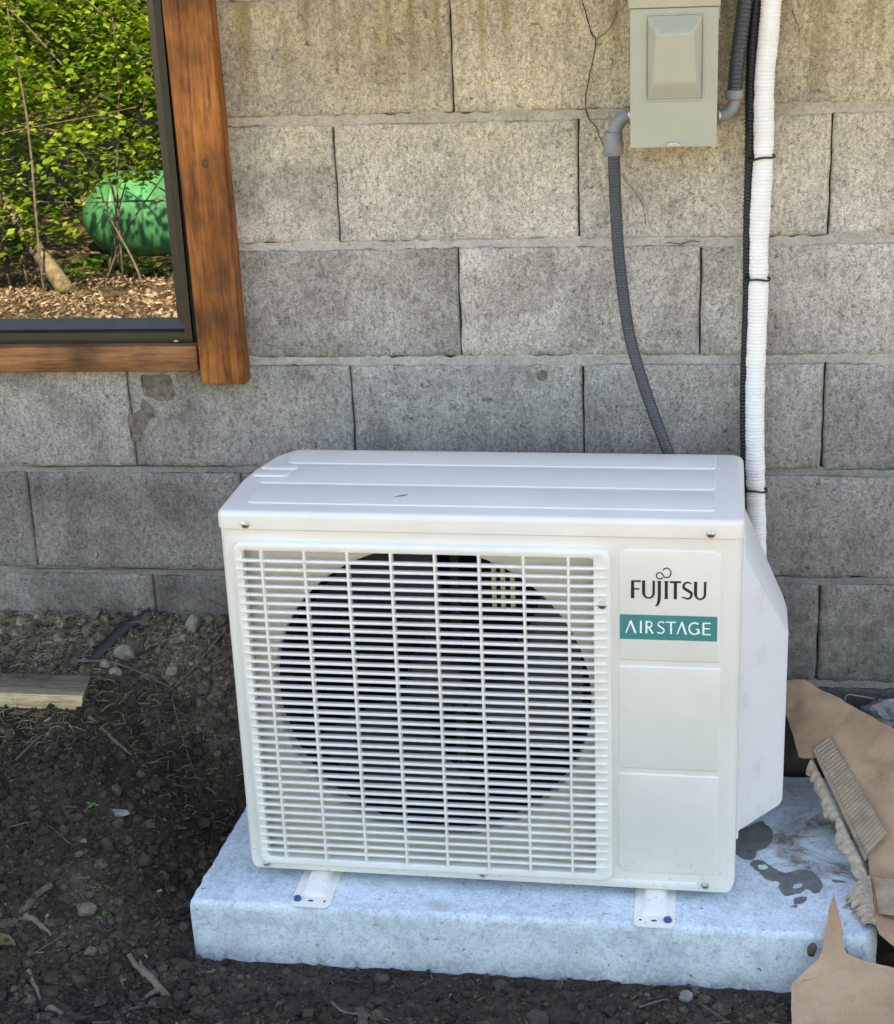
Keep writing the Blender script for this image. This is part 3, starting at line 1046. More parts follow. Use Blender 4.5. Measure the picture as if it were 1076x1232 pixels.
bm_obj('fan_ring', bm, M['void'], ac, autosmooth=40)  # inner tube wall coloured near black to hold the shade inside
bm = bmesh.new()
add_box(bm, .004, .795, .262, .266, .03, .60); add_box(bm, .004, .795, .10, .262, .024, .03); add_box(bm, .004, .795, .10, .262, .60, .604)
add_box(bm, .008, .012, .10, .262, .03, .60); add_box(bm, .60, .604, .10, .262, .03, .60)
o = bm_obj('heat_exchanger', bm, M['coil'], ac); o.location.z = ZB
fan = bpy.data.objects.new('fan', None); link(fan, ac); fan.location = (FC[0], .075, FC[1] + ZB)
v, f = [], []
bm = bmesh.new()
prevr = None
for r, y in ((.001, -.022), (.03, -.021), (.044, -.016), (.05, -.006), (.05, .06)):
    cur = [bm.verts.new((r * math.cos(2 * math.pi * k / 32), y, r * math.sin(2 * math.pi * k / 32))) for k in range(32)]
    if prevr:
        for k in range(32): bm.faces.new((prevr[k - 1], prevr[k], cur[k], cur[k - 1]))
    prevr = cur
bm_obj('fan_hub', bm, M['fan'], fan, autosmooth=40)
for b in range(3):
    verts, faces = [], []
    a0 = math.radians(100 + 120 * b)
    nr, na = 9, 9
    for i in range(nr):
        r = .046 + (.190) * i / (nr - 1)
        span = math.radians(34 + 42 * (i / (nr - 1)) ** .8)
        sweep = math.radians(26) * (i / (nr - 1))
        for j in range(na):
            t = j / (na - 1) - .5
            a = a0 + sweep + span * t
            y = .03 + .075 * t - .012 * math.cos(t * 3.1)
            verts.append((r * math.cos(a), y, r * math.sin(a)))
    for i in range(nr - 1):
        for j in range(na - 1):
            q = i * na + j
            faces.append((q, q + 1, q + na + 1, q + na))
    mesh_obj('blade', verts, faces, M['fan'], fan, True)
bm = bmesh.new()
for x in (.4185, .4325, .4475):
    add_box(bm, x, x + .0066, .036, .044, .470, .563)
o = bm_obj('pale_bars', bm, M['pale_bar'], ac); o.location.z = ZB
bm = bmesh.new()
add_box(bm, .27, .37, .16, .19, .425, .455, .006); add_box(bm, .295, .31, .14, .165, .40, .60); add_box(bm, .335, .35, .14, .165, .05, .60)
o = bm_obj('motor_mount', bm, M['fan'], ac); o.location.z = ZB

# the grille : frame, slats one by one, uprights one by one
grille = bpy.data.objects.new('fan_grille', None); link(grille, ac); grille.location = (.313, 0, ZB)
GX = -.313
def gframe():
    bm = bmesh.new()
    outer = round_poly([(.0225, .019), (.6045, .019), (.6045, .5925), (.0225, .5925)], .016, 6)
    inner = round_poly([(.037, .034), (.579, .034), (.579, .579), (.037, .579)], .005, 6)
    prof_o = [(0, .004), (0, -.006), (.0008, -.0085), (.0025, -.0103), (.005, -.011)]
    rs = [[bm.verts.new((x + GX, y, z)) for x, z in inset(outer, d)] for d, y in prof_o]
    ri = [[bm.verts.new((x + GX, y, z)) for x, z in inset(inner, d)] for d, y in ((-.002, -.0105), (-.0004, -.0095), (0, -.007), (0, .008))]
    n = len(outer)
    allr = rs + ri
    for r0, r1 in zip(allr, allr[1:]):
        for i in range(n):
            bm.faces.new((r0[i - 1], r0[i], r1[i], r1[i - 1]))
    return bm
bm_obj('grille_frame', gframe(), M['plastic'], grille, autosmooth=40)
NS = 37
slat_me = None
sp = round_poly([(-.0130, -.0019), (-.0130, .0011), (-.0115, .0021), (-.0035, .0022), (-.0035, -.0019), (-.0110, -.0024)], .0010, 2)
for i in range(NS):
    z = .0470 + i * (.5630 - .0470) / (NS - 1)
    if slat_me is None:
        verts = []
        xs_ = (.027, .030, .3, .597, .600)
        for x in xs_:
            k = .35 if x in (.027, .600) else 1.0
            for (y, zz) in sp:
                verts.append((x + GX, (y if k == 1 else max(y, -.011)), zz * (1 if k == 1 else .7)))
        n = len(sp)
        faces = []
        for a in range(len(xs_) - 1):
            for k in range(n):
                k2 = (k + 1) % n
                faces.append((a * n + k, a * n + k2, (a + 1) * n + k2, (a + 1) * n + k))
        faces.append(tuple(range(n))); faces.append(tuple((len(xs_) - 1) * n + k for k in range(n))[::-1])
        o = mesh_obj('slat', verts, faces, M['plastic'], grille, True)
        o.data.set_sharp_from_angle(angle=math.radians(50))
        slat_me = o.data
    else:
        o = link(bpy.data.objects.new('slat', slat_me), grille)
    o.location = (0, 0, z)
rib_me = None
for i in range(8):
    x = .068 + i * .0677
    if rib_me is None:
        bm = bmesh.new()
        add_box(bm, -.0019, .0019, -.0142, .002, .033, .580, .0008, 2)
        o = bm_obj('upright', bm, M['plastic'], grille)
        rib_me = o.data
    else:
        o = link(bpy.data.objects.new('upright', rib_me), grille)
    o.location = (x + GX, 0, 0)

# screws
def screw_mesh(r=.0052):
    bm = bmesh.new()
    prevr = None
    for rr, y in ((r * 1.25, .0006), (r * 1.2, -.0006), (r * .95, -.0012), (r * .9, -.0030), (r * .55, -.0040), (.0002, -.0042)):
        cur = [bm.verts.new((rr * math.cos(2 * math.pi * k / 14), y, rr * math.sin(2 * math.pi * k / 14))) for k in range(14)]
        if prevr:
            for k in range(14): bm.faces.new((prevr[k - 1], prevr[k], cur[k], cur[k - 1]))
        prevr = cur
    add_box(bm, -r * .6, r * .6, -.0046, -.0040, -.0005, .0005, mi=1)
    return bm
s0 = bm_obj('screw', screw_mesh(), [M['screw'], M['black']], ac, autosmooth=40)
spots = [(.044, .6195, -.0030), (.752, .6195, -.0030), (.030, .0135, -.0005), (.394, .0160, -.0024), (.752, .0160, -.0005), (.592, .5045, -.0116)]
for i, (u, v_, w) in enumerate(spots):
    o = s0 if i == 0 else link(bpy.data.objects.new('screw', s0.data), ac)
    o.location = (u, w, v_ + ZB)

# ---- lettering: strokes as thin raised shapes
def stroke(bm, pts, w, t0, t1, place):
    """variable width ribbon extruded to a thin solid"""
    P = [Vector(p) for p in pts]
    n = len(P)
    ww = w if isinstance(w, (list, tuple)) else [w] * n
    L, R = [], []
    for i, p in enumerate(P):
        a = P[max(i - 1, 0)]; b = P[min(i + 1, n - 1)]
        t = (b - a).normalized()
        nr = Vector((-t.y, t.x))
        k = 1.0
        if 0 < i < n - 1:
            c = (P[i] - a).normalized().dot((b - P[i]).normalized())
            k = 1 / max(.45, math.sqrt(max(0.0, (1 + c) / 2)))
        L.append(p + nr * ww[i] / 2 * k); R.append(p - nr * ww[i] / 2 * k)
    fl = [bm.verts.new(place(q.x, q.y, t1)) for q in L]; fr = [bm.verts.new(place(q.x, q.y, t1)) for q in R]
    bl = [bm.verts.new(place(q.x, q.y, t0)) for q in L]; br = [bm.verts.new(place(q.x, q.y, t0)) for q in R]
    for i in range(n - 1):
        bm.faces.new((fl[i], fl[i + 1], fr[i + 1], fr[i]))
        bm.faces.new((bl[i + 1], bl[i], fl[i], fl[i + 1]) if False else (bl[i], bl[i + 1], fl[i + 1], fl[i]))
        bm.faces.new((fr[i], fr[i + 1], br[i + 1], br[i]))
    bm.faces.new((fl[0], fr[0], br[0], bl[0])); bm.faces.new((fl[-1], bl[-1], br[-1], fr[-1]))

def arc(cx, cy, rx, ry, a0, a1, n=14):
    return [(cx + rx * math.cos(math.radians(a0 + (a1 - a0) * i / (n - 1))), cy + ry * math.sin(math.radians(a0 + (a1 - a0) * i / (n - 1)))) for i in range(n)]

logo = bpy.data.objects.new('brand_lettering', None); link(logo, ac); logo.location = (.634, 0, .5135 + ZB)
PL = lambda x, y, t: Vector((x / 1000, t, y / 1000))
T0, T1 = -.0017, -.0023
H = 29.0
def letter(strokes, parent, place, mat, t0=T0, t1=T1):
    bm = bmesh.new()
    for i, (pts, w) in enumerate(strokes):
        stroke(bm, pts, w, t0, t1 - .00001 * i, place)
    return bm_obj('letter', bm, mat, parent)
st = 4.6; th_ = 2.5
def serif(x, y, w=8, h=1.6): return ([(x - w / 2, y), (x + w / 2, y)], h)
def ubowl(x0, x1, top=H):
    cx = (x0 + x1) / 2; rx = (x1 - x0) / 2
    a = arc(cx, 9.2, rx, 8.3, 180, 360, 17)
    pts = [(x0, top)] + a + [(x1, top)]
    w = [st] + [st - (st - th_) * math.sin(math.pi * min(i, 8) / 16) if i <= 8 else th_ + (3.6 - th_) * (i - 8) / 8 for i in range(17)] + [3.6]
    return (pts, w)
letter([([(3.2, 0), (3.2, H)], [5.2, 4.4]), ([(1.0, H - 1.3), (15.2, H - 1.1)], [2.4, 2.9]), ([(4, H / 2 + .6), (13.0, H / 2 + .7)], [2.2, 2.6])], logo, PL, M['ink'])
letter([ubowl(19.6, 34.6), ([(17.0, H - .6), (22.2, H - .6)], 1.2), ([(32.5, H - .6), (36.6, H - .6)], 1.2)], logo, PL, M['ink'])
letter([([(43.0, H), (43.0, 4), (42.7, -2), (41.6, -7), (39.6, -10.6), (37.4, -12.4)], [4.6, 4.6, 4.5, 4.0, 3.0, 1.4]), ([(39.8, H - .6), (45.4, H - .6)], 1.2)], logo, PL, M['ink'])
letter([([(53.3, 0), (53.3, H)], 4.6), serif(53.3, H - .5, 6.6, 1.0), serif(53.3, .5, 6.0, 1.0)], logo, PL, M['ink'])
letter([([(66.8, 0), (66.8, H - 1)], 4.7), ([(58.4, H - 1.5), (75.4, H - 1.1)], [3.2, 2.8])], logo, PL, M['ink'])
sS = [(90.2, H - 3.6)] + arc(85.0, H - 8.0, 6.2, 6.6, 62, 200, 10) + [(81.5, 16.6), (85.5, 14.3), (89.0, 11.9)] + arc(84.8, 8.0, 6.0, 6.9, 25, -125, 11) + [(77.0, 3.6)]
letter([(sS, [2.0] + [2.3 + 1.6 * i / 9 for i in range(10)] + [4.3, 4.6, 4.3] + [3.9 - 1.6 * i / 10 for i in range(11)] + [2.0])], logo, PL, M['ink'])
letter([ubowl(96.6, 110.6), ([(94.0, H - .6), (99.2, H - .6)], 1.2), ([(108.5, H - .6), (113.0, H - .6)], 1.2)], logo, PL, M['ink'])
inf = arc(43.6, 36.6, 5.2, 5.4, -40, 40 - 360 + 40, 20)
loop2 = arc(53.0, 41.8, 6.2, 7.0, 215, 215 - 330, 22)
b_small = [(48.6, 33.5)] + arc(43.4, 37.4, 4.9, 5.0, -60, -330, 18)
b_link = [b_small[-1], (49.0, 37.2), (51.0, 34.7)]
b_big = arc(53.6, 42.2, 6.4, 7.6, 245, 245 + 262, 22)
letter([(b_small, 1.7), (b_link, 1.7), (b_big, 1.7)], logo, PL, M['ink'])

badge = bpy.data.objects.new('nameplate', None); link(badge, ac); badge.location = (.6180, 0, .4460 + ZB)
bm = bmesh.new()
add_plate(bm, [(0, 0), (.1455, 0), (.1455, .0405), (0, .0405)], lambda a, b, t: Vector((a, t, b)), -.0017, -.0024)
bm_obj('plate', bm, M['teal'], badge)
K = .1957
PB = lambda x, y, t: Vector(((x - 103) * K / 1000, t, (10.3 + y) / 1000))
hh = 20.5
b0, b1 = -.0023, -.0029
def bl(s): letter(s, badge, PB, M['white_ink'], b0, b1)
w1, w2 = 14.5 , 2.6
def PBs(strokes):
    # widths are in mm; outlines are given in photo-zoom units across, so work in mm throughout
    bm = bmesh.new()
    for i, (pts, w) in enumerate(strokes):
        q = [((x - 103) * K, y + 10.3) for x, y in pts]
        stroke(bm, q, w, b0, b1 - .00001 * i, PL)
    return bm_obj('letter', bm, M['white_ink'], badge)
PBs([([(150, 0), (187, hh - .6)], [1.7, 2.2]), ([(185, hh), (224, 0)], [3.0, 3.0])])
PBs([([(265, 0), (265, hh)], 2.9)])
PBs([([(308, 0), (308, hh)], 2.9), ([(308, hh - 1.0), (326, hh - 1.0)] + [(x, y) for x, y in arc(326, 14.9, 24, 4.6, 88, -88, 11)] + [(308, 9.9)], [1.9] * 14), ([(326, 10.2), (357, 0)], [2.4, 3.0])])
sb = [(444, hh - 2.2)] + arc(420, 15.4, 22, 4.4, 60, 205, 9) + [(412, 11.4), (424, 9.9)] + arc(419, 5.4, 23, 4.6, 50, -125, 10) + [(390, 2.2)]
PBs([(sb, [1.9] * 9 + [2.3] * 6 + [2.0] * (len(sb) - 15))])
PBs([([(496, 0), (496, hh)], 2.9), ([(456, hh - 1.0), (534, hh - 1.0)], 2.0)])
PBs([([(543, 0), (579, hh - .6)], [1.7, 2.2]), ([(577, hh), (611, 0)], [3.0, 3.0])])
ga = [(706, hh - 2.6)] + arc(674, 10.2, 40, 9.4, 55, 310, 20) + [(706, 2.6), (706, 8.6)]
PBs([(ga, [1.9] + [2.4] * 20 + [2.5, 2.7]), ([(684, 8.9), (709, 8.9)], 1.8)])
PBs([([(742, 0), (742, hh)], 2.9), ([(742, hh - 1), (797, hh - 1)], 2.0), ([(742, 10.6), (790, 10.6)], 1.9), ([(742, 1), (799, 1)], 2.0)])

# ---- valve cover on the right side : a raked box
def cover():
    A = [(.799, .09, .060), (.871, .185, .060), (.878, .200, .064), (.878, .200, .374), (.868, .190, .392), (.800, .098, .552)]
    B = [(.799, .30, .060), (.874, .30, .060), (.879, .30, .064), (.879, .30, .372), (.872, .30, .394), (.801, .30, .560)]
    bm = bmesh.new()
    a = [bm.verts.new((x, y, z + ZB)) for x, y, z in A]
    b = [bm.verts.new((x, y, z + ZB)) for x, y, z in B]
    bm.faces.new(a); bm.faces.new(b[::-1])
    n = len(a)
    for i in range(n):
        bm.faces.new((a[i - 1], b[i - 1], b[i], a[i]))
    bmesh.ops.recalc_face_normals(bm, faces=bm.faces)
    es = [e for e in bm.edges if e.calc_length() > .02]
    bmesh.ops.bevel(bm, geom=es, offset=.0045, segments=3, profile=.5, affect='EDGES', clamp_overlap=True)
    return bm
bm_obj('valve_cover', cover(), M['cover'], ac, autosmooth=35)
bm = bmesh.new()
add_box(bm, .797, .8035, .055, .092, .07, .600, .0025, 3)
o = bm_obj('side_flange', bm, M['cover'], ac, autosmooth=40); o.location.z = ZB

# ---- feet
def foot(u, bolt_du, lab):
    ft = bpy.data.objects.new('foot', None); link(ft, ac); ft.location = (u, 0, 0)
    bm = bmesh.new()
    add_plate(bm, round_poly([(-.0325, -.080), (.0325, -.080), (.0325, .30), (-.0325, .30)], [.012, .012, .002, .002], 4), lambda a, b, t: Vector((a, b, t)), -.0012, .0016, .0008, 2)
    # raised pressed channel, tapering out towards the toe
    prev = None
    for y, hgt, wd in ((-.053, .0014, .0235), (-.0505, .0045, .0225), (-.046, .0075, .0215), (-.036, .0092, .021), (-.031, .0105, .0205), (-.024, .0135, .0205), (0, .0145, .020), (.29, .0145, .020)):
        cur = [bm.verts.new((x, y, z)) for x, z in ((-wd, .0012), (-wd * .78, hgt * .75), (-wd * .55, hgt), (0, hgt * 1.02), (wd * .55, hgt), (wd * .78, hgt * .75), (wd, .0012))]
        if prev:
            for i in range(6):
                bm.faces.new((prev[i], prev[i + 1], cur[i + 1], cur[i]))
        prev = cur
    bm_obj('foot_plate', bm, M['enamel'], ft, autosmooth=45)
    v, f = tube_rings([(0, 0, 0), (0, 0, .003), (0, 0, .0055), (0, 0, .0062)], [.0068, .0068, .0058, .003], 6)
    b = mesh_obj('bolt', v, f, M['bolt'], ft); b.location = (bolt_du, -.063, .0016)
    v, f = tube_rings([(0, 0, 0), (0, 0, .0005)], [.008, .008], 20, (1, .55))
    mesh_obj('slot_hole', v, f, M['black'], ft, loc=(0, -.0645, .00135)).scale = (.6, .5, 1)
    v, f = tube_rings([(0, 0, 0), (0, 0, .0005)], [.0022, .0022], 12)
    mesh_obj('pin_hole', v, f, M['black'], ft, loc=(-bolt_du, -.064, .0014))
    return ft
foot(.119, -.0225, '')
foot(.674, .0215, '')

# ---------------------------------------------------------------- disconnect box
dbx = thing('disconnect_box', 'grey-green electrical disconnect box with a dished cover, on the block wall', 'electrical box', (.5605, 0, 1.221))
X0, X1 = .494 - .5605, .6275 - .5605
bm = bmesh.new()
add_box(bm, X0 + .004, X1 - .004, -.088, -.002, .004, .30, .002, 2)
bm_obj('enclosure', bm, M['box'], dbx, autosmooth=40)
def dished():
    bm = bmesh.new()
    y = -.100
    cx = .0013
    O = round_poly([(cx - .0458, .0695), (cx + .0458, .0695), (cx + .0458, .2015), (cx - .0458, .2015)], .005, 3)
    R = [(X0, 0), (X1, 0), (X1, .2085), (X0, .2085)]
    ro2 = [bm.verts.new((a, y, b)) for a, b in O]
    rim = [bm.verts.new((a, y - .0016, b)) for a, b in inset(O, .0012)]
    rim2 = [bm.verts.new((a, y - .0014, b)) for a, b in inset(O, .0026)]
    dn = [bm.verts.new((a, y + .0012, b)) for a, b in inset(O, .0040)]
    n = len(O)
    for r0, r1 in ((ro2, rim), (rim, rim2), (rim2, dn)):
        for i in range(n):
            bm.faces.new((r0[i - 1], r0[i], r1[i], r1[i - 1]))
    # the dish: a fine grid whose floor is deep under the top edge and runs out towards the bottom rim
    lv = [(.0735, .0405, .0008), (.080, .0395, .0042), (.088, .0370, .0088), (.096, .0345, .0122), (.104, .0330, .0142), (.140, .0290, .0172), (.1720, .0255, .0195)]
    def prof(z):
        for (z0, h0, d0), (z1, h1, d1) in zip(lv, lv[1:]):
            if z <= z1:
                t = max(0, (z - z0) / (z1 - z0)); return h0 + (h1 - h0) * t, d0 + (d1 - d0) * t
        return lv[-1][1], lv[-1][2]
    NXg, NZg = 40, 56
    x0, x1, z0, z1 = cx - .0418, cx + .0418, .0735, .1975
    G = []
    for j in range(NZg + 1):
        row = []
        z = z0 + (z1 - z0) * j / NZg
        hw, d = prof(z)
        kt = 1.0 if z <= .172 else max(0.0, 1 - (z - .172) / (z1 - .172))
        for i in range(NXg + 1):
            x = x0 + (x1 - x0) * i / NXg
            ax = abs(x - cx)
            e = 1.0 if ax <= hw else max(0.0, 1 - (ax - hw) / max(1e-4, .0418 - hw))
            dd = .0012 + d * min(e, kt) if min(e, kt) < 1 else .0012 + d
            row.append(bm.verts.new((x, y + .0012 - (dd - .0012), z)))
        G.append(row)
    for j in range(NZg):
        for i in range(NXg):
            bm.faces.new((G[j][i], G[j][i + 1], G[j + 1][i + 1], G[j + 1][i]))
    ov = [bm.verts.new((a, y, b)) for a, b in R]
    ob = [bm.verts.new((a, -.078, b)) for a, b in R]
    for i in range(4):
        bm.faces.new((ov[i - 1], ov[i], ob[i], ob[i - 1]))
    eds = [bm.edges.get((ro2[i - 1], ro2[i])) for i in range(n)] + [bm.edges.get((ov[i - 1], ov[i])) for i in range(4)]
    bmesh.ops.triangle_fill(bm, use_beauty=True, edges=eds)
    # soften the pressed edges
    gv_ = [v for r in G[1:-1] for v in r[1:-1]]
    for _ in range(2):
        bmesh.ops.smooth_vert(bm, verts=gv_, factor=.5, use_axis_x=False, use_axis_y=True, use_axis_z=False)
    return bm
o = bm_obj('cover', dished(), M['box'], dbx, autosmooth=30)
bm = bmesh.new()
add_box(bm, X0 - .003, X1 + .003, -.1045, -.004, .2095, .315, .002, 2)
bm_obj('hood', bm, M['box'], dbx, autosmooth=40)
bm = bmesh.new()
add_box(bm, X0 - .0025, X0 - .0005, -.092, -.074, .19, .2095)
bm_obj('hinge_tab', bm, M['box'], dbx)
bm = bmesh.new()
add_box(bm, X1 + .0005, X1 + .0025, -.092, -.074, .19, .2095)
bm_obj('hinge_tab', bm, M['box'], dbx)
bm = bmesh.new()
add_plate(bm, round_poly([(-.0115, .000), (.0115, .000), (.0115, .0045), (.004, .0075), (-.004, .0075), (-.0115, .0045)], .001, 2), lambda a, b, t: Vector((a, t, b)), -.098, -.1035, .001, 2)
bm_obj('latch', bm, M['steel'], dbx, autosmooth=40)

# ---------------------------------------------------------------- conduits
def ribbed(path_pts, r, n, amp, period, jitter=0.0):
    P = catmull(path_pts, n)
    L = 0
    rad = []
    for i, p in enumerate(P):
        if i: L += (P[i] - P[i - 1]).length
        ph = (L / period) % 1
        rad.append(r * (1 + amp * (1 if ph < .5 else -1) * .5) + jitter * noise.noise(p * 60))
    return P, rad

cl = thing('flexible_conduit', 'dark grey conduit whip drooping from the box to behind the air conditioner', 'conduit', (.47, -.05, .71))
def local(t, pts):
    o = t.location
    return [tuple(Vector(p) - o) for p in pts]
P, rad = ribbed(local(cl, [(.4665, -.058, 1.215), (.468, -.058, 1.16), (.4705, -.058, 1.10), (.476, -.060, 1.025), (.491, -.064, .914), (.515, -.072, .828), (.541, -.085, .755), (.566, -.100, .69), (.59, -.108, .60)]), .0098, 560, .07, .0048)
tube_obj('hose', P, rad, M['conduit'], cl, 14)
el = tube_obj('elbow', catmull(local(cl, [(.500, -.055, 1.2655), (.488, -.055, 1.2645), (.476, -.056, 1.257), (.469, -.057, 1.243), (.4665, -.058, 1.225)]), 20), [.0108] * 20, M['pvc'], cl, 16)
P = local(cl, [(.4665, -.058, z) for z in (1.242, 1.2405, 1.238, 1.226, 1.224, 1.222, 1.206, 1.2045, 1.203)])
tube_obj('coupling', P, [.0118, .0138, .0142, .0142, .0158, .0162, .0160, .0148, .0115], M['pvc'], cl, 16)
tube_obj('lock_nut', local(cl, [(.490, -.055, 1.2650), (.496, -.055, 1.2655)]), .0150, M['steel'], cl, 6)

cr_ = thing('flexible_conduit', 'grey armoured conduit rising beside the black hose, right of the box', 'conduit', (.655, -.05, 1.26))
P, rad = ribbed(local(cr_, [(.655, -.055, 1.298), (.658, -.053, 1.34), (.6625, -.050, 1.38), (.669, -.047, 1.435), (.675, -.044, 1.50), (.682, -.04, 1.62), (.684, -.038, 1.783)]), .0115, 520, .10, .0066)
tube_obj('hose', P, rad, M['conduit'], cr_, 14)
tube_obj('elbow', catmull(local(cr_, [(.630, -.055, 1.262), (.638, -.055, 1.2625), (.648, -.055, 1.268), (.654, -.055, 1.279), (.655, -.055, 1.292)]), 18), [.0095] * 18, M['pvc'], cr_, 16)
tube_obj('coupling', local(cr_, [(.655, -.055, z) for z in (1.286, 1.287, 1.2885, 1.299, 1.3005, 1.3015)]), [.0105, .0136, .0142, .0142, .0136, .0115], M['pvc'], cr_, 16)
tube_obj('lock_nut', local(cr_, [(.629, -.055, 1.261), (.6345, -.055, 1.2612)]), .0150, M['steel'], cr_, 6)

# ---------------------------------------------------------------- refrigerant line and hose
ls = thing('wrapped_pipe', 'thick white wrapped pipe with black cable ties running down the wall', 'pipe', (.705, -.05, .30))
pts = [(.715, -.045, 1.783), (.7135, -.046, 1.60), (.709, -.048, 1.45), (.705, -.049, 1.372), (.701, -.050, 1.309), (.7025, -.050, 1.203), (.6995, -.05, 1.075), (.7005, -.05, .973), (.6995, -.05, .796), (.7055, -.05, .619), (.709, -.052, .558), (.7105, -.056, .49), (.711, -.07, .40), (.708, -.10, .33)]
P, rad = ribbed(local(ls, pts), .0158, 1500, .042, .0058, .0011)
for i, p in enumerate(P):
    zz = p.z + ls.location.z
    for zt in (1.195, 1.0, .636):
        rad[i] -= .0022 * math.exp(-((zz - zt) / .006) ** 2)
    rad[i] += .0008 * noise.noise(Vector((0, 0, zz * 14)))
tube_obj('foam_wrap', P, rad, M['pipe'], ls, 22, (1, .8))
for zt, xc, til in ((1.195, .7022, .12), (1.0, .7003, -.06), (.636, .7050, -.10)):
    ring = []
    for k in range(29):
        a = 2 * math.pi * k / 28
        ring.append((xc - .705 - .002 + .0200 * math.cos(a), -.001 + .0142 * math.sin(a), zt - .30 + til * .0170 * math.cos(a) + .0012 * math.sin(3 * a)))
    v, f = tube_rings(ring, .0018, 6)
    mesh_obj('cable_tie', v, f, M['black'], ls, True)

bh = thing('drain_hose', 'thin black corrugated hose strapped along the left of the white pipe', 'hose', (.682, -.035, .50))
pts = [(.690, -.036, 1.783), (.689, -.036, 1.7), (.6875, -.036, 1.50), (.6865, -.036, 1.433), (.683, -.037, 1.37), (.6815, -.038, 1.30), (.6825, -.038, 1.205), (.6815, -.037, 1.072), (.683, -.037, .969), (.6825, -.036, .792), (.688, -.038, .644), (.694, -.042, .552), (.700, -.06, .47)]
P, rad = ribbed(local(bh, pts), .0092, 1400, .14, .0060)
for i, p in enumerate(P):
    zz = p.z + .50
    rad[i] *= .80 + .26 * smooth(1.0, 1.36, zz)
tube_obj('hose', P, rad, M['black'], bh, 12)

# ---------------------------------------------------------------- cardboard
def sheet_obj(name, outline, mat, parent, thick=.0036, step=.012, warp=.004, seed=0, nrm=None, folds=()):
    """a board from a 3D outline lying near a plane: triangulated inside, gently warped, given thickness"""
    P = [Vector(p) for p in outline]
    c = sum(P, Vector()) / len(P)
    if nrm is None:
        nrm = Vector()
        for i in range(len(P)):
            nrm += (P[i] - c).cross(P[(i + 1) % len(P)] - c)
    nrm = Vector(nrm).normalized()
    if nrm.z < 0 and abs(nrm.z) > .05: nrm = -nrm
    a = nrm.orthogonal().normalized(); b = nrm.cross(a)
    off = [(p - c).dot(nrm) for p in P]
    pl = [((p - c).dot(a), (p - c).dot(b)) for p in P]
    dense, do = [], []
    for i in range(len(pl)):
        p, q = Vector(pl[i]), Vector(pl[(i + 1) % len(pl)])
        k = max(1, int((q - p).length / step))
        for j in range(k):
            e = p.lerp(q, j / k)
            e = (e.x + .0011 * noise.noise(Vector((e.x * 130, e.y * 130, seed))) + .0012 * noise.noise(Vector((e.x * 45, e.y * 45, seed))), e.y + .0011 * noise.noise(Vector((e.x * 130, e.y * 130, seed + 5))) + .0012 * noise.noise(Vector((e.x * 45, e.y * 45, seed + 5))))
            dense.append(e); do.append(off[i] + (off[(i + 1) % len(pl)] - off[i]) * j / k)
    bm = bmesh.new()
    vs_ = [bm.verts.new((x, y, 0)) for x, y in dense]
    fc = bm.faces.new(vs_)
    bmesh.ops.triangulate(bm, faces=[fc])
    for _ in range(2):
        es = [e for e in bm.edges if e.calc_length() > step * 2.2]
        if es:
            bmesh.ops.subdivide_edges(bm, edges=es, cuts=1)
            bmesh.ops.triangulate(bm, faces=bm.faces)
            bmesh.ops.beautify_fill(bm, faces=bm.faces, edges=[e for e in bm.edges if not e.is_boundary])
    for v in bm.verts:
        x, y = v.co.x, v.co.y
        wsum = 0; o = 0
        for (dx, dy), d in zip(pl, off):
            w = 1 / ((x - dx) ** 2 + (y - dy) ** 2 + 1e-6); wsum += w; o += w * d
        h = o / wsum + warp * noise.noise(Vector((x * 9 + seed, y * 9, seed))) + warp * .4 * noise.noise(Vector((x * 26 + seed, y * 26, seed)))
        w3 = c + a * x + b * y
        for (fa, fb, amp, wid) in folds:
            fa, fb = Vector(fa), Vector(fb)
            fd = (fb - fa).normalized(); q = w3 - fa
            dist = (q - fd * q.dot(fd)).length
            h += amp * math.exp(-dist / wid)
        v.co = w3 + nrm * h
    r = bmesh.ops.extrude_face_region(bm, geom=list(bm.faces))
    for v in [g_ for g_ in r['geom'] if isinstance(g_, bmesh.types.BMVert)]:
        v.co -= nrm * thick
    return bm_obj(name, bm, mat, parent, autosmooth=40)

cb = thing('cardboard_sheet', 'large torn brown cardboard sheet sloping from the wall beside the air conditioner', 'cardboard', (0, 0, 0))
def jag(p, q, n, amp, seed):
    p, q = Vector(p), Vector(q)
    d = (q - p); s = Vector((-d.y, d.x, 0)).normalized()
    out = []
    for i in range(n):
        t = i / n
        k = amp * (noise.noise(Vector((i * 1.7, seed, 0))) + .5 * (1 if i % 2 else -1) * rng.random()) if i else 0
        out.append(tuple(p + d * t + s * k))
    return out
sheet = [(.752, -.029, .267), (.80, -.033, .270), (.859, -.068, .253), (.913, -.104, .235), (.947, -.127, .224), (1.04, -.185, .198), (1.03, -.37, .069), (.998, -.372, .066), (.928, -.354, .066), (.911, -.339, .075), (.89, -.322, .086)]
sheet += jag((.89, -.322, .086), (.818, -.162, .184), 12, .004, 3)
sheet += [(.818, -.162, .184), (.80, -.163, .181), (.785, -.157, .182), (.775, -.115, .21), (.764, -.081, .232)]
sheet_obj('main_panel', sheet, M['board'], cb, warp=.007, seed=2, step=.0055, folds=[((.773, -.068, .242), (.94, -.214, .164), -.0075, .0045), ((.912, -.111, .231), (.925, -.19, .180), .006, .0035), ((.925, -.19, .18), (1.0, -.30, .12), -.007, .004), ((.86, -.07, .25), (.845, -.20, .15), .004, .004), ((.80, -.10, .22), (.95, -.16, .20), .004, .005), ((.80, -.03, .27), (.80, -.163, .181), .004, .02)])
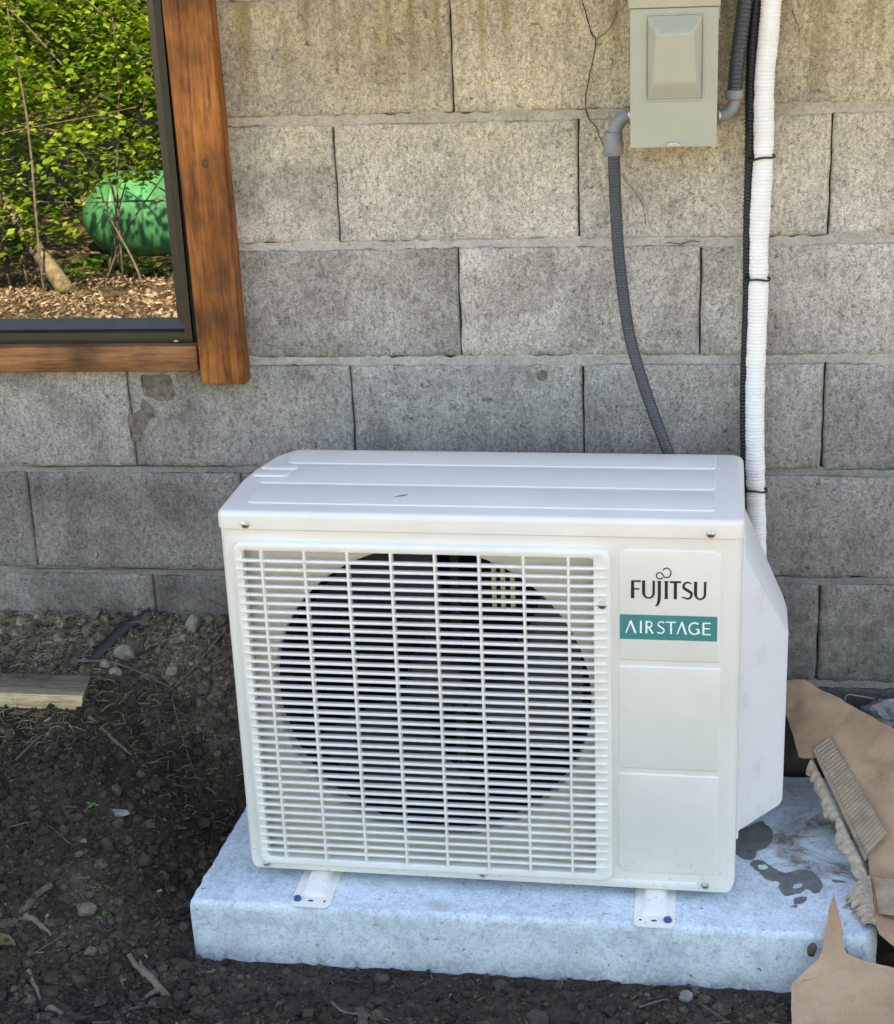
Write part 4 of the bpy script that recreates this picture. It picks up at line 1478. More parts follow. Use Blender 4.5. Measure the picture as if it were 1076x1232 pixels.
# folded corrugated flap : flutes run across the strip
def fluted(name, A, B, C, D, nfl, amp, parent, mat, ragged=0.0, thick=.0035, seed=0, bulge=.0):
    """quad A-B (one long side) to D-C (the other), ridges running from one side to the other"""
    A, B, C, D = map(Vector, (A, B, C, D))
    nrm = (B - A).cross(D - A).normalized()
    if nrm.z < 0: nrm = -nrm
    nu = nfl * 6; nv = 7
    v, f = [], []
    for i in range(nu + 1):
        s = i / nu
        r = ragged * (.9 * noise.noise(Vector((s * 7, seed, 0))) + .5 * noise.noise(Vector((s * 19, seed, 3))) + .35 * noise.noise(Vector((s * 53, seed, 8))))
        for j in range(nv + 1):
            t = j / nv
            tt = t * (1 + r) if t > 0 else 0
            p = A.lerp(B, s).lerp(D.lerp(C, s), tt)
            h = amp * math.sin(2 * math.pi * (s * nfl + (.5 * noise.noise(Vector((s * 7, seed, 1))) if ragged > .1 else 0))) * (.4 + .6 * t if ragged > .1 else 1) + (.0032 * t * noise.noise(Vector((s * 14, t * 2.5, seed))) if ragged > .1 else 0) + bulge * math.sin(math.pi * t) + .0015 * noise.noise(p * 40)
            v.append(p + nrm * h)
    m = nv + 1
    for i in range(nu):
        for j in range(nv):
            a = i * m + j
            f.append((a, a + 1, a + m + 1, a + m))
    k = len(v)
    v += [p - nrm * thick for p in v[:k]]
    f += [tuple(reversed([q + k for q in fc])) for fc in f[:]]
    bd = [j for j in range(m)] + [i * m + nv for i in range(1, nu + 1)] + [nu * m + j for j in range(nv - 1, -1, -1)] + [i * m for i in range(nu - 1, 0, -1)]
    for i in range(len(bd)):
        a, b = bd[i - 1], bd[i]
        f.append((a, b, b + k, a + k))
    return mesh_obj(name, v, f, mat, parent, True)
up = Vector((0, 0, .010))
fluted('corrugated_flap', Vector((.812, -.152, .196)) + up * .4, Vector((.887, -.323, .090)) + up * .5, Vector((.921, -.300, .110)) + up * 1.4, Vector((.840, -.140, .204)) + up * 1.2, 30, .0008, cb, M['flute'], .03, seed=1, bulge=.001)
fluted('flap_fold', (.8085, -.158, .196), (.884, -.330, .086), (.888, -.322, .094), (.813, -.150, .201), 26, .0006, cb, M['flute'], 0, seed=4)
fluted('torn_edge', (.806, -.166, .186), (.886, -.380, .082), (.868, -.392, .079), (.796, -.176, .166), 14, .0015, cb, M['torn'], .60, seed=8, bulge=.002)
# lower torn end lying on the slab and hanging over its edge
low = [(.890, -.325, .088), (.928, -.356, .073), (1.03, -.372, .070), (1.03, -.56, .088), (.935, -.585, .078), (.915, -.575, .082), (.897, -.553, .088), (.884, -.535, .092), (.879, -.50, .098), (.884, -.455, .100), (.886, -.40, .098)]
sheet_obj('lower_panel', low, M['board'], cb, warp=.006, seed=9)
fluted('corrugated_flap', (.888, -.405, .104), (.886, -.50, .104), (.985, -.52, .103), (.985, -.405, .100), 15, .0009, cb, M['flute'], .05, seed=12)
fluted('torn_edge', (.886, -.385, .096), (.880, -.52, .094), (.862, -.505, .084), (.846, -.425, .0815), 9, .0016, cb, M['torn'], .55, seed=15, bulge=.006)

scp = thing('cardboard_scrap', 'torn brown cardboard scrap with an upright spike, leaning on the slab front', 'cardboard', (0, 0, 0))
upper = [(.8175, -.489, .132), (.8205, -.500, .119), (.827, -.516, .099), (.830, -.529, .083), (.827, -.536, .073), (.834, -.5465, .061), (.845, -.549, .059), (.855, -.553, .056), (.885, -.558, .053), (.925, -.567, .046), (.925, -.574, .040), (.823, -.560, .040), (.752, -.570, .019), (.765, -.563, .030), (.780, -.556, .041), (.793, -.550, .052), (.799, -.539, .067), (.805, -.520, .092), (.8105, -.503, .116)]
upper = [(x, y - .006, z) for x, y, z in upper]
sheet_obj('spike_panel', upper, M['board'], scp, warp=.0025, seed=21, step=.006)
lower = [(.752, -.576, .020), (.823, -.566, .042), (.855, -.562, .050), (.930, -.579, .043), (.93, -.72, -.005), (.742, -.70, -.022), (.7475, -.652, -.010), (.7495, -.60, .008)]
sheet_obj('base_panel', lower, M['board'], scp, warp=.005, seed=25, step=.006, folds=[((.78, -.60, .01), (.90, -.68, .0), .006, .004), ((.752, -.60, .01), (.93, -.60, .03), -.006, .006), ((.80, -.58, .03), (.79, -.70, -.02), .004, .004)])

# ---------------------------------------------------------------- timber, strip, stones, twigs
def gz(x, y): return ground_z(x, y)
tm = thing('timber', 'weathered timber batten end lying on the soil bank at the left', 'timber', (-.66, -.158, .257), math.radians(-1.5))
v = []
tl, tr = -.60, .181
sec = [(-.036, 0), (-.038, .034), (.030, .040), (.032, .002)]      # y,z : front-bottom, front-top, back-top, back-bottom
for x, sk in ((tl, 0), (tr, 1)):
    for (y, z) in sec:
        v.append((x + sk * (.004 if z > .02 else -.004) - sk * (.010 if y > 0 else 0), y, z))
f = [(1, 5, 6, 2), (0, 4, 5, 1), (4, 7, 6, 5), (0, 1, 2, 3), (3, 2, 6, 7), (0, 3, 7, 4)]
bm = bmesh.new()
bv = [bm.verts.new(p) for p in v]
for i, fc in enumerate(f):
    ff = bm.faces.new([bv[q] for q in fc]); ff.material_index = {0: 0, 1: 1, 2: 2, 3: 2, 4: 0, 5: 1}[i]
bmesh.ops.bevel(bm, geom=list(bm.edges), offset=.0022, segments=2, profile=.5, affect='EDGES')
bm_obj('beam', bm, [M['timber_top'], M['timber'], M['timber_end']], tm, autosmooth=40)

# black strip : thin folded plastic edging running out of the soil up to the wall
P = catmull([(-.53, -.135, .288), (-.495, -.10, .308), (-.452, -.045, .345), (-.43, -.026, .357), (-.40, -.014, .368)], 26)
v, f = [], []
for i, p in enumerate(P):
    t = (P[min(i + 1, 25)] - P[max(i - 1, 0)]).normalized()
    s = t.cross(Vector((0, -.5, .85))).normalized()
    w = .011 + .002 * noise.noise(p * 30)
    nn = s.cross(t)
    for a, b in ((-1, .0), (-.9, .004), (0, .0065), (.9, .003), (1, 0), (.9, -.006), (-.9, -.006)):
        v.append(p + s * w * a + nn * b)
for i in range(25):
    for k in range(7):
        f.append((i * 7 + k, i * 7 + (k + 1) % 7, (i + 1) * 7 + (k + 1) % 7, (i + 1) * 7 + k))
f += [tuple(range(7))[::-1], tuple(25 * 7 + k for k in range(7))]
tag(mesh_obj('plastic_strip', v, f, M['strip'], None, True), 'black plastic edging strip half buried between timber and wall', 'plastic strip')

def stone_mesh(seed, size, flat=(1, 1, 1), cuts=6, sub=ICO3):
    r = random.Random(seed)
    pl = []
    for _ in range(cuts):
        n = Vector((r.gauss(0, 1), r.gauss(0, 1), r.gauss(0, 1))).normalized()
        pl.append((n, .55 + .3 * r.random()))
    vv = []
    for q in sub[0]:
        p = Vector(q)
        for n, d in pl:
            e = p.dot(n) - d
            if e > 0: p = p - n * e * .92
        p *= 1 + .10 * noise.noise(p * 2.2 + Vector((seed, 0, 0))) + .05 * noise.noise(p * 6 + Vector((seed, 0, 0)))
        vv.append((p.x * size * flat[0], p.y * size * flat[1], p.z * size * flat[2]))
    return vv, sub[1]
oc = tag(mesh_obj('bark_chip', *stone_mesh(41, .016, (.55, .35, 1.0), 5, ICO2), M['bark'], None, False, (.783, -.540, .056)), 'brown curled bark chip behind the cardboard spike on the slab front', 'bark chip')
def stone(x, y, size, flat, seed, label, mat='stone', sink=.45, cuts=6, rz=0.0, z=None, cat='stone', name='stone'):
    v, f = stone_mesh(seed, size, flat, cuts, ICO3 if mat == 'clod' else ICO2)
    o = mesh_obj(name, v, f, M[mat], None, mat == 'clod')
    o.location = (x, y, (gz(x, y) if z is None else z) + size * flat[2] * (1 - 2 * sink * .5) * .6)
    o.rotation_euler = (.15 * math.sin(seed), .15 * math.cos(seed), rz)
    return tag(o, label, cat, 'stones in the soil')
stone(-.437, -.078, .022, (1, .7, .85), 3, 'pale grey angular stone just below the black plastic strip')
stone(-.318, -.026, .024, (.75, .6, .95), 11, 'grey wedge-shaped stone against the foot of the block wall', sink=.2)
stone(-.466, -.105, .014, (1, .7, .7), 5, 'small dull stone between the timber end and the pale angular stone')
stone(-.445, -.113, .015, (.9, .7, .7), 6, 'small brown-grey stone beside the bleached stick')
stone(-.386, -.335, .021, (1.1, .55, .35), 8, 'flat slate-grey stone chip alone in the dark soil left of the unit', 'stone', .4, 8)
stone(.363, -.628, .019, (1, .95, .85), 21, 'round dark clod in front of the slab middle', 'clod', .45, 2)
stone(.108, -.553, .012, (1, .8, .9), 22, 'small upright brown clod touching the slab front', 'clod', .2, 3)
stone(.300, -.548, .011, (1.1, .8, .9), 23, 'small dark clod leaning on the slab front above the round clod', 'clod', .2, 3)
stone(.592, -.555, .013, (1, .8, .8), 24, 'grey pebble at the slab foot, right of the middle', 'stone', .3, 4)
stone(-.232, -.552, .017, (1, .8, .7), 25, 'dull brown stone beside the front left slab corner', 'clod', .4, 4)
stone(-.430, -.405, .010, (1.1, .7, .6), 27, 'pale chip in the soil, upper one of a close pair', 'twig', .3, 7)
stone(-.428, -.425, .009, (1, .8, .6), 28, 'pale chip in the soil, lower one of a close pair', 'twig', .3, 7)
stone(-.262, -.60, .014, (1, .9, .8), 29, 'brown stone under the forked branch', 'clod', .4, 4)
stone(-.235, -.66, .012, (1, .9, .8), 30, 'brown stone below the forked branch tip', 'clod', .4, 4)
stone(-.27, -.345, .015, (1, .8, .7), 32, 'dark clod just left of the slab edge', 'clod', .4, 3)

def twig(label, pts, r0, r1, mat='twig', cat='twig', name='twig', lift=.004, n=22, side=(), grp='twigs on the soil'):
    P = []
    for p in pts:
        x, y = p[0], p[1]
        P.append((x, y, gz(x, y) + lift + (p[2] if len(p) > 2 else 0)))
    P = catmull(P, n)
    P = [p + Vector((noise.noise(p * 70), noise.noise(p * 70 + Vector((3, 3, 3))), .4 * noise.noise(p * 50))) * r0 * .45 for p in P]
    rad = [(r0 + (r1 - r0) * i / (n - 1)) * (1 + .45 * noise.noise(p * 130)) for i, p in enumerate(P)]
    v, f = tube_rings(P, rad, 7)
    s = Soup(); s.add(v, f)
    for (i, dx, dy, dz, rr) in side:
        a = P[i]
        v, f = tube_rings(catmull([a, a + Vector((dx, dy, dz)) * .5 + Vector((0, 0, .002)), a + Vector((dx, dy, dz))], 8), [rr * (1 - .5 * k / 7) for k in range(8)], 6)
        s.add(v, f)
    return tag(s.obj(name, M[mat], None, True), label, cat, grp)
twig('short forked grey branch lying in front of the slab corner', [(-.306, -.565), (-.285, -.588, .004), (-.262, -.607, .006), (-.240, -.622, .004), (-.222, -.640)], .0045, .0075, name='branch', cat='branch', side=[(8, -.008, .014, .008, .003), (17, -.016, -.026, .004, .0055), (18, .012, -.016, .0, .005)])
twig('long straight bleached stick right of the timber end', [(-.515, -.113, .012), (-.44, -.108, .014), (-.345, -.104, .012)], .0022, .0012)
twig('thin stick slanting up towards the unit from the bleached stick', [(-.350, -.106, .008), (-.305, -.075, .012), (-.25, -.035, .014)], .0013, .0017)
twig('chunky dark bark splinter at the far left edge', [(-.508, -.545), (-.475, -.505, .004), (-.455, -.488)], .008, .0055, 'bark', 'bark', 'bark_splinter')
twig('pale split wood splinter beside the dark bark splinter', [(-.488, -.535), (-.460, -.545, .003), (-.440, -.552)], .0055, .0035, name='wood_splinter', cat='wood splinter')
twig('thin dark twig slanting below the bark splinter', [(-.474, -.592), (-.440, -.565, .005), (-.405, -.535)], .0016, .0012, 'bark')
twig('grey stick pointing down right near the bottom left corner', [(-.462, -.608, .002), (-.435, -.640, .003), (-.412, -.668)], .0038, .0028)
twig('pale broken stub at the edge of the dug hollow', [(-.416, -.662, .004), (-.395, -.668, .006), (-.375, -.682)], .0048, .0034)
twig('thin curved root in the soil at the bottom middle', [(.040, -.627, .002), (.065, -.650, .004), (.105, -.652, .003), (.135, -.648)], .0021, .0014)
twig('rough brown bark stub sticking out at the bottom middle', [(.090, -.642, .0), (.098, -.672, .006), (.100, -.70)], .0075, .0085, 'bark', 'bark', 'bark_stub')
twig('long thin pale root running in from the left edge', [(-.56, -.402, .002), (-.50, -.398, .004), (-.445, -.412)], .0011, .0009)
twig('dark twig at the left edge below the timber', [(-.575, -.30, .004), (-.545, -.262, .006), (-.525, -.238)], .0026, .0018, 'bark')
twig('flat grey-brown wood sliver below the sticks, middle of the bank', [(-.470, -.205, .003), (-.435, -.212, .004), (-.395, -.214, .003)], .0042, .0028, 'chips' if False else 'twig')
twig('dark twig lying across the bank near the unit', [(-.40, -.215, .004), (-.37, -.185, .006), (-.345, -.165)], .0022, .0016, 'bark')
twig('forked thin twig hanging down from the bleached stick', [(-.375, -.10, .006), (-.362, -.14, .008), (-.362, -.185, .004)], .0014, .0010, 'bark', side=[(10, .03, -.035, 0, .001)])
twig('thin twig fanning down right beside the unit', [(-.345, -.11, .008), (-.32, -.145, .008), (-.295, -.165, .004)], .0012, .0008)
twig('short pale stick at the slab foot, right half', [(.520, -.598, .002), (.545, -.580, .004), (.56, -.565)], .0018, .0012)
twig('thin dark twig at the slab foot near the cardboard scrap', [(.610, -.575, .003), (.635, -.60, .003), (.668, -.625)], .0022, .0014, 'bark')

def sprout(x, y, label, s=1.0, seed=0):
    r = random.Random(seed)
    sp_ = Soup()
    for k in range(11):
        a = r.random() * 6.28; d = .010 * s * r.random(); h = .004 + .008 * r.random()
        c = Vector((x + d * math.cos(a), y + d * math.sin(a), gz(x, y) + h))
        L = .0055 * s * (.7 + r.random() * .6); b = r.random() * 6.28
        u = Vector((math.cos(b), math.sin(b), .25)); w = Vector((-math.sin(b), math.cos(b), 0)) * .5
        sp_.add([c - u * L * .2, c + u * L * .4 + w * L * .8 + Vector((0, 0, .001)), c + u * L * 1.2, c + u * L * .4 - w * L * .8 + Vector((0, 0, .001))], [(0, 1, 2, 3)])
    v, f = tube_rings([(x, y, gz(x, y) - .004), (x + .001, y, gz(x, y) + .008)], [.0008, .0005], 5)
    sp_.add(v, f)
    return tag(sp_.obj('seedling', M['sprout']), label, 'seedling', 'green seedlings')
sprout(-.428, -.352, 'pale green seedling below the flat slate-grey chip', 1.1, 1)
sprout(-.388, -.470, 'tiny green seedling alone left of the slab, upper of two', .8, 2)
sprout(-.368, -.500, 'small bright green seedling left of the slab, lower of two', 1.0, 3)
sprout(-.272, -.095, 'small green seedling high on the bank against the unit', .8, 4)
v = []; f = []
for i in range(9):
    t = i / 8
    w = .017 * math.sin(math.pi * min(1, .12 + .88 * t)) ** .8
    c = Vector((-.545 + .055 * t, -.575 - .012 * t, gz(-.52, -.575) + .010 + .006 * math.sin(t * 3)))
    for s in (-1, 0, 1):
        v.append(c + Vector((.003 * s, w * s, .004 * abs(s))))
for i in range(8):
    for k in range(2):
        f.append((i * 3 + k, i * 3 + k + 1, i * 3 + k + 4, i * 3 + k + 3))
tag(mesh_obj('fallen_leaf', v, f, M['oldleaf'], None, True), 'olive green fallen leaf at the left edge', 'leaf')

# crumpled grey sheet and bent wire at the wall foot on the right
v, fcs = ICO3
vv = []
for q in v:
    p = Vector(q)
    d = 1 + .42 * noise.noise(p * 2.3 + Vector((4, 0, 0))) + .32 * abs(noise.noise(p * 5 + Vector((1, 5, 0)))) - .25 * abs(noise.noise(p * 8))
    vv.append((p.x * .047 * d, p.y * .022 * d, p.z * .027 * d))
o = mesh_obj('crumpled_sheet', vv, fcs, M['foil'], None)
o.location = (.952, -.045, .212)
tag(o, 'crumpled grey plastic sheet at the wall foot behind the cardboard', 'plastic sheet')
P = catmull([(.866, -.03, .196), (.872, -.026, .224), (.878, -.024, .2375), (.897, -.024, .236), (.925, -.026, .232)], 24)
tag(tube_obj('wire', P, .0014, M['pvc'], None, 6), 'thin bent grey wire at the wall foot behind the cardboard', 'wire')

# ---- loose stuff on the soil
def visible_spot():
    while True:
        if rng.random() < .72:
            x = rng.uniform(-.72, -.16); y = rng.uniform(-.80, -.005)
        else:
            x = rng.uniform(-.6, 1.0); y = rng.uniform(-.80, -.515)
        # keep off the slab
        if -.222 < x < .9 and y > -.51 + (x + .2) * -.02:
            continue
        return x, y
cr = Soup()
for i in range(31000):
    x, y = visible_spot()
    if i % 6 == 0:
        x, y = rng.uniform(-.40, -.20), rng.uniform(-.40, -.005)
    big = rng.random()
    s = rng.uniform(.0014, .0036) if big < .84 else (rng.uniform(.0036, .0068) if big < .980 else rng.uniform(.007, .0135))
    z = gz(x, y)
    src = ICO1 if s < .0050 else ICO2
    ax, ay, az = rng.uniform(.7, 1.2), rng.uniform(.7, 1.2), rng.uniform(.55, .95)
    a = rng.random() * 6.28
    ca, sa = math.cos(a), math.sin(a)
    sd_ = rng.random() * 50
    vv = []
    for q in src[0]:
        k = s * (1 + .5 * noise.noise(Vector((q[0] * 1.6 + sd_, q[1] * 1.6, q[2] * 1.6))))
        px, py, pz = q[0] * ax * k, q[1] * ay * k, q[2] * az * k
        vv.append((x + px * ca - py * sa, y + px * sa + py * ca, z + s * .3 + pz))
    cr.add(vv, src[1])
o = cr.obj('soil_crumbs', M['crumb'], None, False)
tag(o, 'loose crumbs of dark soil on the ground', 'soil', None, 'stuff')
ch = Soup()
for i in range(2100):
    x, y = visible_spot()
    if rng.random() < .60:
        x, y = rng.uniform(-.72, -.2), -.01 - .30 * rng.random() ** 1.3
    L = rng.uniform(.0022, .0075) if rng.random() < .9 else rng.uniform(.009, .026)
    w = rng.uniform(.0007, .0026); t = w * .5
    a = rng.random() * 6.28; tl_ = rng.uniform(-.35, .35)
    u = Vector((math.cos(a), math.sin(a), tl_)).normalized(); s = Vector((-u.y, u.x, rng.uniform(-.3, .3))).normalized(); n = u.cross(s)
    c = Vector((x, y, gz(x, y) + .0035))
    k = rng.uniform(.2, .8)
    vv = [c - u * L - s * w * k, c - u * L * .9 + s * w, c + u * L * .9 + s * w * k, c + u * L - s * w]
    ch.add([p + n * t for p in vv] + [p - n * t for p in vv], [(0, 1, 2, 3), (7, 6, 5, 4), (0, 4, 5, 1), (1, 5, 6, 2), (2, 6, 7, 3), (3, 7, 4, 0)])
tag(ch.obj('wood_chips', M['chips']), 'scattered wood chips and bark crumbs on the soil', 'wood chips', None, 'stuff')
gs = Soup()
for i in range(900):
    if i < 200:
        x, y = rng.uniform(-.70, -.50), rng.uniform(-.26, -.195)
    else:
        x, y = rng.uniform(-.7, -.22), rng.uniform(-.22, -.01)
    a = rng.random() * 6.28; L = rng.uniform(.012, .045)
    p0 = Vector((x, y, gz(x, y)))
    d = Vector((math.cos(a), math.sin(a), rng.uniform(.02, .25)))
    p1 = p0 + d * L * .5 + Vector((0, 0, rng.uniform(.001, .006))); p2 = p0 + d * L + Vector((0, 0, -.002))
    p2.z = max(p2.z, gz(p2.x, p2.y) + .001)
    P = catmull([p0, p1, p2], 6)
    v, f = tube_rings(P, [.0007, .0007, .0006, .0005, .0004, .0002], 4)
    gs.add(v, f)
tag(gs.obj('dry_grass', M['straw'], None, True), 'dry straw and grass bits on the soil bank', 'dry grass', None, 'stuff')

# ---------------------------------------------------------------- the wood across the yard (seen in the window)
def leaf_cloud(soup, centre, radii, n, size, r, droop=.3, shell=.35):
    cx, cy, cz = centre
    for i in range(n):
        while True:
            p = Vector((r.uniform(-1, 1), r.uniform(-1, 1), r.uniform(-1, 1)))
            if p.length < 1 and (p.length > shell or r.random() < .4) and noise.noise(p * 2.6 + Vector((cx, cy, cz))) > -.22:
                break
        c = Vector((cx + p.x * radii[0], cy + p.y * radii[1], cz + p.z * radii[2]))
        L = size * r.uniform(.6, 1.35)
        a = r.random() * 6.28
        u = Vector((math.cos(a), math.sin(a), -droop + r.uniform(-.5, .5))).normalized()
        nn = Vector((r.gauss(0, .5), r.gauss(0, .5), 1)).normalized()
        s = nn.cross(u).normalized()
        w = L * r.uniform(.28, .42)
        nn = u.cross(s)
        m = c + u * L * .45
        soup.add([c, m + s * w + nn * L * .06, c + u * L, m - s * w + nn * L * .06], [(0, 1, 2), (0, 2, 3)])

def limb(soup, a, b, r0, r1, r, wob=.12, n=9):
    a, b = Vector(a), Vector(b)
    P = []
    for i in range(n):
        t = i / (n - 1)
        q = a.lerp(b, t)
        q += Vector((noise.noise(q * 1.1 + Vector((r0 * 90, 0, 0))), noise.noise(q * 1.1 + Vector((0, 9, r0 * 70))), 0)) * wob * math.sin(math.pi * min(1, t * 1.0) * .5 + .1)
        P.append(q)
    v, f = tube_rings(P, [r0 + (r1 - r0) * i / (n - 1) for i in range(n)], 7)
    soup.add(v, f)
    return P

def tree(x, y, h, tr, crowns, label, mat='leaf', seed=0, size=.085, lean=(0, 0), name='tree', mult=2.2):
    r = random.Random(seed)
    zb = ground_z(x, y) - .05
    t = thing(name, label, 'tree' if name == 'tree' else 'bush', (x, y, zb), 0, 'trees and bushes across the yard')
    wood = Soup()
    P = limb(wood, (0, 0, 0), (lean[0], lean[1], h), tr, tr * .25, r, .18, 12)
    for (dx, dy, dz, rx, ry, rz, n) in crowns:
        k = min(11, max(2, int(11 * max(.1, (dz - rz * .3)) / h)))
        limb(wood, P[k], (dx, dy, dz), tr * .38, tr * .08, r, .10, 7)
        for j in range(4):
            aa = r.random() * 6.28
            limb(wood, (dx * .8, dy * .8, dz - rz * .2), (dx + rx * .8 * math.cos(aa), dy + ry * .8 * math.sin(aa), dz + rz * r.uniform(-.5, .7)), tr * .16, tr * .04, r, .08, 6)
    wood.obj('trunk', M['trunk'], t, True)
    lv = Soup()
    for (dx, dy, dz, rx, ry, rz, n) in crowns:
        leaf_cloud(lv, (dx, dy, dz), (rx, ry, rz), int(n * mult), size, r)
    lv.obj('crown', M[mat], t)
    return t

tree(-4.6, -11.3, 4.6, .045, [(.1, .3, 1.5, .9, .6, .6, 900), (-.5, .1, 2.2, .9, .6, .6, 900), (.8, .0, 2.0, .9, .7, .6, 900), (0, 0, 3.4, 1.0, .9, .8, 700)], 'slender leafy sapling behind the tank end, reflected in the window', 'leaf', 5, .07)
tree(-3.2, -11.2, 4.4, .05, [(.0, .1, 1.45, .9, .5, .55, 900), (.2, 0, 2.2, .9, .6, .6, 900), (0, 0, 3.3, .9, .9, .8, 700)], 'slender leafy sapling behind the green tank, reflected in the window', 'leaf', 6, .07)
tree(-2.85, -8.3, 3.6, .022, [(-.35, .1, 1.0, .50, .35, .24, 240), (-.9, .2, .7, .4, .3, .34, 150), (-.2, 0, 1.65, .5, .35, .30, 150), (-.3, 0, 2.1, .6, .5, .3, 160)], 'thin sapling with few leaves in front of the green tank, reflected in the window', 'leaf', 16, .065)
tree(-4.1, -8.2, 3.6, .022, [(-.1, .1, 1.75, .5, .35, .25, 170), (.3, 0, 2.1, .6, .5, .3, 160)], 'thin sapling with few leaves left of the tank, reflected in the window', 'leaf', 17, .065)
tree(-5.2, -9.9, 5.2, .08, [(.3, .3, 1.4, .9, .7, .6, 1100), (-.3, .2, 2.2, .9, .7, .6, 1000), (.2, 0, 3.0, 1.1, .9, .7, 700)], 'dark-trunked leafy tree left of the tank, reflected in the window', 'leaf', 7, .075, (.3, 0))
tree(-6.3, -11.0, 6.5, .12, [(.4, .2, 1.6, 1.2, .9, .7, 900), (-.3, 0, 2.6, 1.3, 1.0, .8, 1000), (0, 0, 4.2, 1.5, 1.3, 1.2, 1200)], 'broad green tree farther back on the left, reflected in the window', 'leaf', 8, .10)
tree(-4.4, -12.2, 6.8, .11, [(.2, .2, 1.7, 1.2, .9, .8, 1000), (-.4, 0, 2.7, 1.3, 1.0, .8, 1000), (0, 0, 4.4, 1.6, 1.4, 1.2, 1200)], 'tall tree with pale leaves behind the tank, reflected in the window', 'leaf', 9, .10, (-.4, 0))
tree(-2.3, -12.0, 6.4, .12, [(.2, .2, 1.6, 1.2, .9, .8, 900), (-.4, 0, 2.7, 1.3, 1.0, .8, 900), (0, 0, 4.4, 1.6, 1.4, 1.2, 1200)], 'tall tree behind the right of the tank, reflected in the window', 'leaf', 10, .10)
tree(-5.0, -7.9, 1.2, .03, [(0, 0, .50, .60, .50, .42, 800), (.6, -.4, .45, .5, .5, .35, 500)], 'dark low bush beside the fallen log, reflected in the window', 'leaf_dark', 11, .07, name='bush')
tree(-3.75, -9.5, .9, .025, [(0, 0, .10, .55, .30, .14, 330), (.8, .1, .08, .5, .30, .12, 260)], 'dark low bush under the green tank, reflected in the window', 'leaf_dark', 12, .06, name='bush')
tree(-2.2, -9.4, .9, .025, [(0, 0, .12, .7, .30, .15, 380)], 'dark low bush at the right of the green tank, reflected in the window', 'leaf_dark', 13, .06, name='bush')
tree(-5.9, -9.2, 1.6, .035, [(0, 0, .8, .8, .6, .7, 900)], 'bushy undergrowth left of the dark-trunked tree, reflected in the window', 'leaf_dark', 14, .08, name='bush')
for i, (x, y, lab) in enumerate([(-9.2, -10.5, 'rounded tree at the far left of the yard'), (.6, -10.8, 'rounded tree straight across the yard'), (3.8, -10.0, 'rounded tree at the far right of the yard'), (7.6, -12.0, 'rounded tree beyond the right end of the yard')]):
    tree(x, y, 6.0, .12, [(.3, .2, 1.6, 1.5, 1.1, .9, 800), (-.4, 0, 2.8, 1.6, 1.3, 1.0, 900), (0, 0, 4.2, 1.7, 1.5, 1.2, 900)], lab + ', behind the camera', 'leaf', 30 + i, .13)

# far mass of the wood, closing the view behind the single trees
wd = Soup()
r_ = random.Random(77)
for i in range(26):
    x = -16 + i * 1.15
    leaf_cloud(wd, (x, -15.5 - r_.random() * 2, ground_z(x, -15.5) + 1.4 + r_.random()), (1.5, .9, 1.9), 520, .17, r_, .3, .1)
    leaf_cloud(wd, (x, -16.5 - r_.random() * 2, ground_z(x, -15.5) + 4.0 + r_.random()), (1.6, 1.0, 1.8), 330, .2, r_, .3, .1)
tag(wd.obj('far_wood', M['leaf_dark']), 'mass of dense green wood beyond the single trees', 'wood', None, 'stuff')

# thin bare stems crossing the reflection
for i, (a, b, rr, lab) in enumerate([((-3.6, -7.6, -.75), (-4.0, -8.6, 2.4), .009, 'thin bare stem leaning left, reflected in the window'), ((-3.25, -8.2, -.82), (-3.1, -8.4, 2.2), .008, 'thin upright bare stem before the tank, reflected in the window'), ((-3.5, -8.6, -.85), (-3.05, -8.7, .6), .007, 'short slanting stem crossing the tank, reflected in the window'), ((-4.7, -8.2, .12), (-3.0, -8.0, .42), .006, 'thin bare branch lying level across the leaves, reflected in the window')]):
    s = Soup(); limb(s, a, b, rr, rr * .5, rng, .12, 12)
    tag(s.obj('bare_stem', M['trunk'], None, True), lab, 'stem', 'bare stems across the yard')
s = Soup(); limb(s, (-3.50, -7.75, ground_z(-3.5, -7.75) + .03), (-4.45, -8.75, -.05), .062, .040, rng, .10, 12)
limb(s, (-3.78, -8.05, -.55), (-3.45, -8.35, -.62), .018, .008, rng, .03, 6); limb(s, (-3.95, -8.25, -.40), (-3.55, -8.3, -.35), .014, .006, rng, .03, 6)
tag(s.obj('fallen_log', M['log'], None, True), 'mossy fallen log leaning among leaves, reflected in the window', 'log')

# green tank on its side
tk = thing('tank', 'green gas tank lying among bushes, reflected in the window', 'tank', (-2.66, -10.4, -.72))
rings = []
bm = bmesh.new()
R, LH = .36, 1.30
prev = None
for x, rr in [(-LH - .33, .001), (-LH - .325, .06), (-LH - .30, .13), (-LH - .25, .205), (-LH - .18, .275), (-LH - .10, .325), (-LH, .355), (-LH + .03, R), (LH - .03, R), (LH, .355), (LH + .10, .325), (LH + .18, .275), (LH + .25, .205), (LH + .30, .13), (LH + .325, .06), (LH + .33, .001)]:
    cur = [bm.verts.new((x, rr * math.cos(2 * math.pi * k / 40), rr * math.sin(2 * math.pi * k / 40))) for k in range(40)]
    if prev:
        for k in range(40): bm.faces.new((prev[k - 1], prev[k], cur[k], cur[k - 1]))
    prev = cur
bm_obj('shell', bm, M['tank'], tk, smooth=True)
bm = bmesh.new()
for x in (-.9, .9):
    add_box(bm, x - .03, x + .03, -.2, .2, -.50, -.28, .005)
bm_obj('foot', bm, M['tank'], tk)
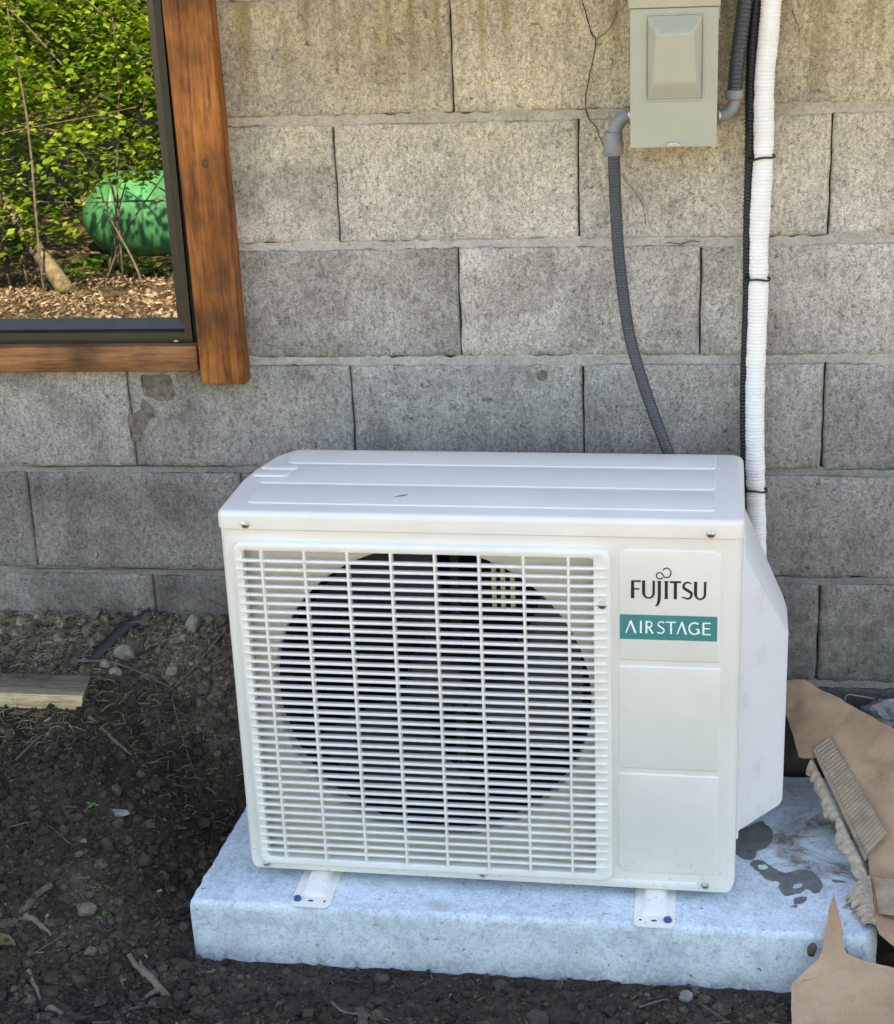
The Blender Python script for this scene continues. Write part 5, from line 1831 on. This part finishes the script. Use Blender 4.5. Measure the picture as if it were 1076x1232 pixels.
bm = bmesh.new(); add_box(bm, -.18, .18, -.15, .15, .33, .50, .03, 3)
bm_obj('valve_dome', bm, M['tank'], tk, autosmooth=40)
tube_obj('weld_band', [(-LH - .01, 0, 0), (-LH + .03, 0, 0)], R + .004, M['tank'], tk, 40)

for a, b, lab in [
    ((-3.05, -8.0, -.78), (-3.5, -8.6, .25), 'slim grey twig crossing the tank and leaning left, reflected in the window'),
    ((-3.45, -8.4, -.84), (-2.8, -8.5, .1), 'slim grey twig crossing the tank and leaning right, reflected in the window'),
    ((-4.0, -8.3, -.82), (-4.35, -8.5, .6), 'slim grey twig rising beside the fallen log, reflected in the window'),
    ((-3.7, -8.9, .55), (-4.5, -9.2, 1.25), 'slim branch slanting up left among the leaves, reflected in the window'),
    ((-3.2, -8.9, .7), (-3.9, -9.0, 1.5), 'uppermost slim branch among the leaves, reflected in the window'),
    ((-4.2, -8.6, .3), (-3.0, -8.9, .0), 'slim branch drooping over the top of the tank, reflected in the window')]:
    s = Soup()
    limb(s, a, b, .0085, .003, rng, .2, 14)
    tag(s.obj('thin_branch', M['trunk'], None, True), lab, 'branch', 'slim branches across the yard')
# dry leaves on the sunlit ground
lt = Soup()
for i in range(19000):
    y = -rng.uniform(4.3, 9.2); x = -.55 - .35 * (-y) + rng.uniform(-1.5, 1.6) if i < 9500 else rng.uniform(-9.0, 4.0)
    if noise.noise(Vector((x * 2.1, y * 2.1, 3))) < -.25: continue
    c = Vector((x, y, ground_z(x, y) + rng.uniform(.005, .05)))
    L = rng.uniform(.015, .055); a = rng.random() * 6.28
    u = Vector((math.cos(a), math.sin(a), rng.uniform(-.5, .5))).normalized(); n = Vector((rng.gauss(0, .6), rng.gauss(0, .6), 1)).normalized()
    s = n.cross(u).normalized(); w = L * rng.uniform(.15, .4)
    lt.add([c - u * L * .5, c + s * w + n * .01, c + u * L * .5, c - s * w + n * .01], [(0, 1, 2), (0, 2, 3)])
tag(lt.obj('leaf_litter', M['litter']), 'dry brown leaf litter on the sunlit slope', 'leaf litter', None, 'stuff')
